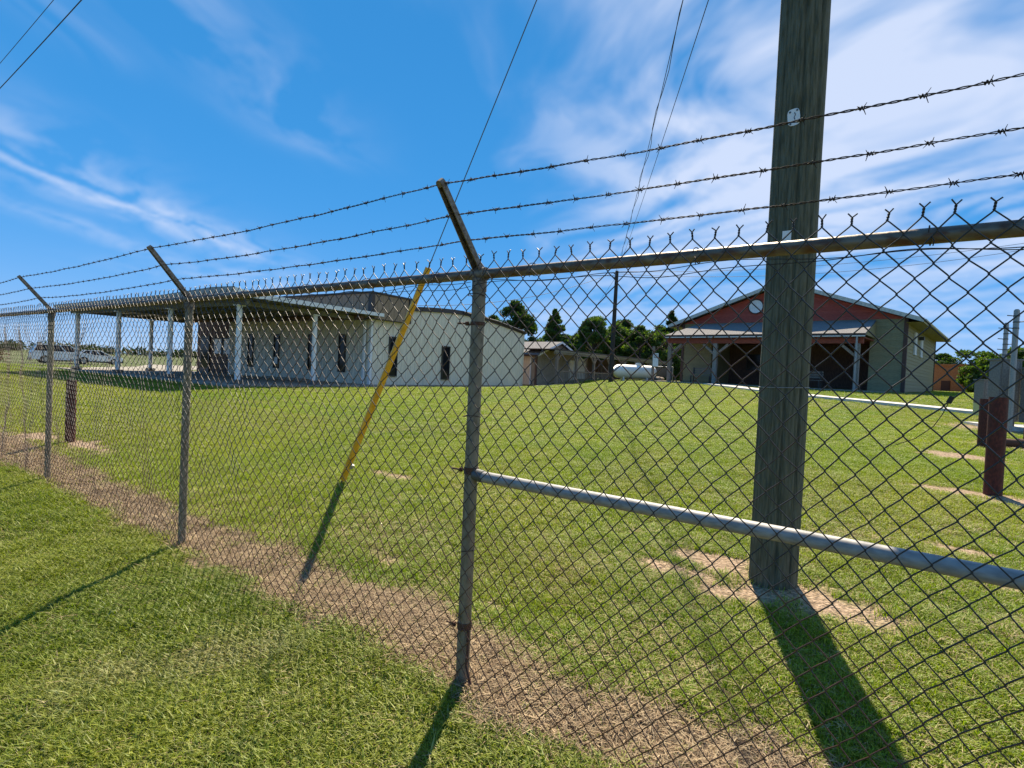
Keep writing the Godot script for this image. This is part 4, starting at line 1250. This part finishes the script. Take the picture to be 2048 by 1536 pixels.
func meter_station():
	# galvanised posts bristling with band bolts, and grey cabinets on their frames
	for a in [[3.45, -14.9, 2.86, .055, 3, "tall galvanised gate post with a capped top above the grey cabinets"], [3.55, -17.45, 2.72, .05, 9, "galvanised gate post bristling with band bolts behind the cabinets"]]:
		var o := thing("gate_post", a[5], "post", G(a[0], a[1], -.1), 0, "galvanised gate posts at the side")
		var mb := MB.new(); mb.tube(P3([Vector3.ZERO, Vector3(0, a[2], 0), Vector3(0, a[2] + .03, 0)]), [a[3], a[3], a[3] * .6], 16)
		part("pipe", mb, M.galv, o)
		for k in a[4]:
			var y: float = a[2] - .12 - k * .14
			mb = MB.new(); mb.tube(P3([Vector3(0, y - .015, 0), Vector3(0, y + .015, 0)]), a[3] + .006, 16)
			var b := part("band", mb, M.galv_dark, o)
			mb = MB.new()
			var s := -1.0 if k % 2 == 0 else 1.0
			mb.tube(P3([Vector3(s * a[3], y, .02), Vector3(s * (a[3] + .11), y + .01, .05)]), .012, 6)
			part("bolt", mb, M.galv_dark, b)
	for a in [[3.40, -15.7, .44, 1.70, "tall light grey meter cabinet with a slotted front"], [3.30, -17.95, .42, 1.15, "lower grey cabinet behind the tall meter cabinet"], [3.98, -15.4, .5, 1.5, "grey cabinet half out of view beside the tall meter cabinet"]]:
		var o := thing("meter_cabinet", a[4], "cabinet", G(a[0], a[1], -.05), deg_to_rad(25), "grey meter cabinets")
		bp("cabinet", Vector3(-a[2] * .5, .25, -.2), Vector3(a[2] * .5, a[3], .2), M.meter_grey, o)
		bp("lid", Vector3(-a[2] * .5 - .03, a[3], -.23), Vector3(a[2] * .5 + .03, a[3] + .03, .23), M.meter_grey, o)
		bp("leg", Vector3(-.12, -.1, -.1), Vector3(-.04, .25, .1), M.galv, o)
		bp("leg", Vector3(.04, -.1, -.1), Vector3(.12, .25, .1), M.galv, o)
		for k in 4:
			bp("slot", Vector3(-a[2] * .30, .42 + k * .13, .201), Vector3(-a[2] * .02, .46 + k * .13, .206), M.galv_dark, o)
		bp("door", Vector3(-a[2] * .42, a[3] - .62, .2), Vector3(a[2] * .36, a[3] - .06, .215), M.meter_grey, o)
		for k in 3: bar("conduit", Vector3(-a[2] * .3 + k * a[2] * .3, -.1, .16), Vector3(-a[2] * .3 + k * a[2] * .3, .3, .16), .06, M.galv_dark, o, true)
		bp("gap", Vector3(a[2] * .40, .3, .2), Vector3(a[2] * .44, a[3] - .05, .204), M.galv_dark, o)
		bp("handle", Vector3(-.02, a[3] - .38, .215), Vector3(.02, a[3] - .2, .24), M.galv_dark, o)
	var s := MB.new(); s.box(Vector3.ZERO, Vector3(1.9, .16, 1.5))
	var q := setting("concrete_pad", s, M.concrete); q.position = G(3.9, -16.2, .0); q.rotation.y = deg_to_rad(20)
	var y := thing("yellow_marker", "pale yellow marker plate on a short stake before the cabinets", "marker", G(2.86, -13.9, -.05))
	bp("stake", Vector3(-.02, 0, -.02), Vector3(.02, .55, .02), M.galv_dark, y)
	bp("plate", Vector3(-.14, .45, .02), Vector3(.14, .72, .03), mat(lin(.55, .50, .22), .6), y)

func bench(label: String, at: Vector3, turn: float):
	var o := thing("bench", label, "bench", at, turn, "dark benches under the porch")
	for k in 3: bp("seat_slat", Vector3(-.7, .42, -.2 + k * .15), Vector3(.7, .45, -.08 + k * .15), M.timber, o)
	for k in 3: bp("back_slat", Vector3(-.7, .55 + k * .14, -.27), Vector3(.7, .65 + k * .14, -.24), M.timber, o)
	for x in [-.6, .6]:
		bp("leg", Vector3(x - .03, 0, -.26), Vector3(x + .03, .95, -.2), M.brown_trim, o)
		bp("leg", Vector3(x - .03, 0, .16), Vector3(x + .03, .42, .22), M.brown_trim, o)

func porch_things():
	var fy := 1.235
	bench("dark slatted bench under the porch by the left posts", Vector3(-9.0, fy, -32.9), deg_to_rad(-6.4))
	bench("dark slatted bench under the porch near its right end", Vector3(-3.0, fy, -32.2), deg_to_rad(-6.4))
	var sp := thing("notice_post", "brown timber post with a small white notice at the porch's left end", "sign", G(-11.9, -32.2, -.05))
	bp("post", Vector3(-.07, 0, -.07), Vector3(.07, 2.3, .07), M.timber, sp)
	var pl := bp("plate", Vector3(.0, 1.0, .075), Vector3(.36, 1.85, .085), M.white, sp)
	for k in 3: bp("print_line", Vector3(-.13, .12 + k * .09, .006), Vector3(.13, .16 + k * .09, .008), M.ink, pl)
	var gf := thing("pipe_gate", "low pale pipe frame with dark infill to the right of the gas tank", "gate", G(-13.0, -36.6))
	bar("top_pipe", Vector3(-.85, 1.0, 0), Vector3(.85, 1.0, 0), .06, M.galv, gf, true)
	for x in [-.85, .85]: bar("leg", Vector3(x, -.1, 0), Vector3(x, 1.0, 0), .06, M.galv, gf, true)
	bp("infill", Vector3(-.8, .25, -.02), Vector3(.8, .92, .0), M.frame_dark, gf)
	for a in [[-12.6, -34.9, .35], [-12.1, -34.3, .3], [-13.2, -35.4, .32]]:
		var lg := thing("log", "cut log lying in the chip pile by the gas tank", "log", G(a[0], a[1], a[2] * .35), rng.randf() * TAU, "logs by the gas tank")
		var mb := MB.new(); mb.tube(P3([Vector3(-.45, 0, 0), Vector3(0, .01, .02), Vector3(.45, 0, 0)]), [a[2] * .4, a[2] * .45, a[2] * .38], 10)
		part("timber", mb, M.timber, lg)

func vehicle(called: String, label: String, at: Vector3, turn: float, prof: Array, cabin: Array, width: float, paint: Material, wheels: Array, wr: float):
	var o := thing(called, label, "car", at, turn, "vehicles parked by the drive")
	var mb := MB.new()
	mb.prism(P2(prof), -width * .5, width * .5)
	part("body", mb, paint, o)
	# glasshouse, narrower at the top
	var low := []; var up := []
	mb = MB.new()
	var hw := width * .5 - .03
	var cp := P2(cabin)
	var pts_l := []; var pts_r := []
	var ymin := 99.0; var ymax := -99.0
	for q in cp: ymin = minf(ymin, q.y); ymax = maxf(ymax, q.y)
	for q in cp:
		var k := lerpf(hw, hw - .2, (q.y - ymin) / (ymax - ymin))
		pts_l.append(Vector3(q.x, q.y, k)); pts_r.append(Vector3(q.x, q.y, -k))
	var tri := Geometry2D.triangulate_polygon(cp)
	for i in range(0, tri.size(), 3):
		mb.tri(pts_l[tri[i]], pts_l[tri[i + 1]], pts_l[tri[i + 2]]); mb.tri(pts_r[tri[i]], pts_r[tri[i + 2]], pts_r[tri[i + 1]])
	for i in cp.size():
		var j := (i + 1) % cp.size()
		mb.quad(pts_r[i], pts_r[j], pts_l[j], pts_l[i])
	part("glasshouse", mb, M.glass, o)
	mb = MB.new()
	var ra: Vector3 = pts_l[2]; var rb: Vector3 = pts_l[3]
	mb.span(Vector3(minf(ra.x, rb.x) - .05, ymax, -ra.z - .02), Vector3(maxf(ra.x, rb.x) + .05, ymax + .06, ra.z + .02))
	part("roof", mb, paint, o)
	for s in [-1, 1]:
		for fx in [.0, .36, .68, 1.0]:
			var a: Vector3 = pts_l[3].lerp(pts_l[2], fx); var b: Vector3 = pts_l[0].lerp(pts_l[1], fx)
			bar("pillar", Vector3(a.x, a.y + .02, s * (a.z + .005)), Vector3(b.x, b.y, s * (b.z + .005)), .07, paint, o)
		for wx in wheels:
			var wm := MB.new(); wm.tube(P3([Vector3(0, 0, -.11), Vector3(0, 0, .11)]), wr, 20)
			var wh := part("wheel", wm, M.tyre, o, Vector3(wx, wr, s * (width * .5 - .08)))
			wm = MB.new(); wm.tube(P3([Vector3(0, 0, s * .105), Vector3(0, 0, s * .118)]), wr * .62, 14)
			part("rim", wm, M.rim_metal, wh)
	var x0 := 99.0; var x1 := -99.0
	for q in prof: x0 = minf(x0, q[0]); x1 = maxf(x1, q[0])
	for s in [-1, 1]:
		bp("headlight", Vector3(x1 - .10, wr + .28, s * width * .32 - .16), Vector3(x1 + .01, wr + .42, s * width * .32 + .16), M.white, o)
		bp("tail_light", Vector3(x0 - .01, wr + .35, s * width * .38 - .12), Vector3(x0 + .06, wr + .6, s * width * .38 + .12), M.lamp_red, o)
	bp("bumper", Vector3(x1 - .05, wr - .12, -width * .48), Vector3(x1 + .06, wr + .12, width * .48), M.frame_dark, o)
	bp("bumper", Vector3(x0 - .06, wr - .12, -width * .48), Vector3(x0 + .05, wr + .12, width * .48), M.frame_dark, o)
	bp("sill", Vector3(x0 + 1.2, wr - .16, -width * .5 - .01), Vector3(x1 - 1.2, wr - .04, width * .5 + .01), M.frame_dark, o)

func vehicles():
	vehicle("parked_suv", "silver-white sport utility vehicle parked side-on by the drive", G(-65.5, -15.9), deg_to_rad(84),
		[[-2.4, .35], [2.35, .35], [2.42, .75], [2.25, 1.02], [1.25, 1.14], [-2.35, 1.16], [-2.45, .8]],
		[[-2.3, 1.14], [1.25, 1.13], [.45, 1.72], [-2.0, 1.74]], 1.95, M.car_paint, [-1.45, 1.5], .37)
	vehicle("parked_car", "small white car parked nose out beyond the sport utility vehicle", G(-68.3, -19.6), deg_to_rad(82),
		[[-2.0, .3], [2.05, .3], [2.1, .62], [1.9, .82], [.95, .92], [-1.7, .95], [-2.05, .8]],
		[[-1.7, .93], [1.0, .91], [.2, 1.36], [-1.1, 1.38]], 1.75, M.car_white, [-1.25, 1.3], .31)

# ------------------------------------------------------------------ grass
func tuft(blades: int, h: float, w: float, spread: float, flat: float, tones: Array) -> ArrayMesh:
	var mb := MB.new()
	for i in blades:
		var a := rng.randf() * TAU
		var d := Vector3(cos(a), 0, sin(a))
		var side := Vector3(-sin(a + rng.randf_range(-.7, .7)), 0, cos(a))
		var base := Vector3(rng.randfn(0, spread), 0, rng.randfn(0, spread))
		var hh := h * rng.randf_range(.45, 1.15)
		var out := hh * rng.randf_range(.15, .8) + flat * h * rng.randf_range(.5, 1.4)
		var ww := w * rng.randf_range(.7, 1.3) * .5
		var rise := hh * (1.0 - flat * .85)
		var p0 := base; var p1 := base + d * out * .38 + Vector3(0, rise * .62, 0); var p2 := base + d * out + Vector3(0, rise * rng.randf_range(.72, 1.0), 0)
		var col: Color = tones[rng.randi() % tones.size()]
		col = col * rng.randf_range(.72, 1.28); col.a = 1
		var k := mb.v.size()
		mb.quad(p0 - side * ww, p0 + side * ww, p1 + side * ww * .9, p1 - side * ww * .9, col)
		mb.tri(p1 - side * ww * .9, p1 + side * ww * .9, p2, col)
	return mb.mesh()

func scatter(called: String, label: String, category: String, meshes: Array, m: Material, buffers: Array):
	var o := Node3D.new()
	o.name = called
	add_child(o)
	tag(o, label, category, "", "stuff")
	for i in meshes.size():
		var buf: PackedFloat32Array = buffers[i]
		if buf.size() == 0: continue
		var mm := MultiMesh.new()
		mm.transform_format = MultiMesh.TRANSFORM_3D
		mm.use_colors = true
		mm.mesh = meshes[i]
		mm.instance_count = buf.size() / 16
		mm.buffer = buf
		var mi := MultiMeshInstance3D.new()
		mi.name = "tufts"
		mi.multimesh = mm
		mi.material_override = m
		o.add_child(mi, true)
		mi.set_meta("kind", "stuff")

func put(buf: PackedFloat32Array, x: float, z: float, s: float, sy: float, col: Color):
	var a := rng.randf() * TAU
	var tx := rng.randf_range(-.22, .22); var tz := rng.randf_range(-.22, .22)
	var c := cos(a) * s; var n := sin(a) * s
	buf.append_array(PackedFloat32Array([c, tx * sy, n, x, tx * -.3 * s, sy, tz * -.3 * s, H(x, z) - .004, -n, tz * sy, c, z, col.r, col.g, col.b, 1.0]))

func grasses():
	var green := [Color(.95, 1.0, .9), Color(1.1, 1.05, .9), Color(.8, .95, .8), Color(1.0, 1.0, 1.1), Color(1.25, 1.15, 1.0), Color(1.7, 1.3, 2.2), Color(.6, .75, .6)]
	var straw := [Color(1, 1, 1), Color(1.12, 1.08, 1.0), Color(.8, .74, .7), Color(.95, .9, .85), Color(.55, .46, .4), Color(1.3, 1.25, 1.15), Color(.38, .3, .25)]
	var lawn_m := []; var verge_m := []; var dead_m := []
	for i in 4:
		lawn_m.append(tuft(13, .042, .0033, .024, .25, green))
		verge_m.append(tuft(14, .056, .0036, .028, .3, green))
		dead_m.append(tuft(10, .066, .0030, .036, .58, straw))
	var lawn := [PackedFloat32Array(), PackedFloat32Array(), PackedFloat32Array(), PackedFloat32Array()]
	var long_m := [tuft(4, .095, .0042, .02, .45, green), tuft(3, .085, .0055, .02, .55, green)]
	var long_b := [PackedFloat32Array(), PackedFloat32Array()]
	var verge := lawn.duplicate(true); var deadb := lawn.duplicate(true)
	var f := Vector2(-sin(deg_to_rad(YAW)), -cos(deg_to_rad(YAW)))
	var r := Vector2(cos(deg_to_rad(YAW)), -sin(deg_to_rad(YAW)))
	for band in [[.7, 4.2, 2300, 1.0], [4.2, 9.0, 900, 1.12], [9.0, 18.0, 260, 1.5], [18.0, 42.0, 42, 2.2]]:
		var za: float = band[0]; var zb: float = band[1]
		var wide := .98 * zb + 1.2
		var count := int(2.0 * wide * (zb - za) * band[2])
		for i in count:
			var Z := rng.randf_range(za, zb)
			var X := rng.randf_range(-wide, wide)
			if absf(X) > .98 * Z + 1.2: continue
			var q := Vector2(CAM.x, CAM.z) + f * Z + r * X
			var x := q.x; var z := q.y
			if z > 4.5 or x > 9.0 and z > -3: continue
			if blocked(x, z): continue
			var bb := bare(x, z)
			if bb > 0 and rng.randf() < bb * 1.08: continue
			var k := rng.randi() % 4
			var sc: float = band[3] * rng.randf_range(.75, 1.25)
			var dd := dead(x, z)
			if rng.randf() < dd * .96:
				var t := rng.randf()
				var c := Color(.24, .165, .095).lerp(Color(.54, .42, .255), t) * rng.randf_range(.8, 1.15)
				put(deadb[k], x, z, sc, sc * rng.randf_range(.6, 1.1), c)
				continue
			var th := fine.get_noise_2d(x * 34.0 - 40.0, z * 34.0 + 70.0) * .5 + .5
			if Z < 7.0 and rng.randf() < (.15 + .45 * smoothstep(.5, .8, th)) * (.7 if z > 0 else 1.0) * (1.0 - smoothstep(3.5, 7.0, Z)):
				put(deadb[k], x, z, sc, sc * rng.randf_range(.5, .9), Color(.34, .25, .12).lerp(Color(.50, .43, .22), rng.randf()))
				if rng.randf() < .6: continue
			var c := lawn_colour(x, z) * rng.randf_range(.78, 1.22)
			if Z < 5.0 and z > 0 and rng.randf() < .035: put(long_b[k % 2], x, z, rng.randf_range(.8, 1.2), rng.randf_range(.7, 1.2), c.lerp(Color(.5, .5, .2), rng.randf() * .8))
			var hgt := 1.0 + .35 * fine.get_noise_2d(x * 60.0, z * 60.0 + 9.0)
			if z > 0: put(verge[k], x, z, sc, sc * hgt, c)
			else: put(lawn[k], x, z, sc * (1.05 if Z > 9 else 1.0), sc * hgt * (.85 if Z > 9 else 1.0), c)
	var stone := []
	for i in 3:
		var mb := MB.new()
		var ring := []
		for lv in 4:
			var row := []
			for q in 7:
				var a := TAU * q / 7.0 + lv * .3
				var rad: float = [.35, 1.0, .8, .05][lv] * rng.randf_range(.75, 1.2)
				row.append(Vector3(cos(a) * rad, [-.5, -.05, .5, .75][lv], sin(a) * rad))
			ring.append(row)
		for lv in 3:
			for q in 7: mb.quad(ring[lv][(q + 1) % 7], ring[lv][q], ring[lv + 1][q], ring[lv + 1][(q + 1) % 7])
		stone.append(mb.mesh())
	var weed := []
	for i in 2: weed.append(tuft(9, .030, .013, .016, .55, [Color(1, 1, 1), Color(.85, .95, .9), Color(1.15, 1.1, 1)]))
	var sb := [PackedFloat32Array(), PackedFloat32Array(), PackedFloat32Array()]; var wb := [PackedFloat32Array(), PackedFloat32Array()]
	for i in 60000:
		var Z := rng.randf_range(.9, 9.0); var X := rng.randf_range(-1, 1) * (.98 * Z + 1.0)
		var q := Vector2(CAM.x, CAM.z) + f * Z + r * X
		if rng.randf() < maxf(dead(q.x, q.y) * .35, bare(q.x, q.y)):
			var k := .0025 * exp(rng.randf() * rng.randf() * 1.9)
			put(sb[i % 3], q.x, q.y, k, k * .8, Color(.30, .20, .13).lerp(Color(.50, .38, .27), rng.randf()))
		elif Z < 6.0 and dead(q.x, q.y) < .3 and fine.get_noise_2d(q.x * 70.0, q.y * 70.0) > .22 and rng.randf() < .25:
			put(wb[i % 2], q.x, q.y, rng.randf_range(.7, 1.3), rng.randf_range(.6, 1.2), Color(.10, .19, .03).lerp(Color(.20, .28, .05), rng.randf()))
	scatter("soil_clods", "small crumbs of soil and gravel on the bare earth along the fence", "soil", stone, M.clod, sb)
	scatter("weeds", "small broad-leaved weeds among the grass along the fence", "weeds", weed, M.grass, wb)
	scatter("lawn_grass", "mown yellow-green lawn grass inside the fence", "grass", lawn_m, M.grass, lawn)
	scatter("verge_grass", "longer green grass on the verge outside the fence", "grass", verge_m, M.grass, verge)
	scatter("long_grass", "scattered longer pale blades in the verge outside the fence", "grass", long_m, M.grass, long_b)
	scatter("dead_grass", "pinkish dead straw in the strip under the fence", "grass", dead_m, M.straw, deadb)
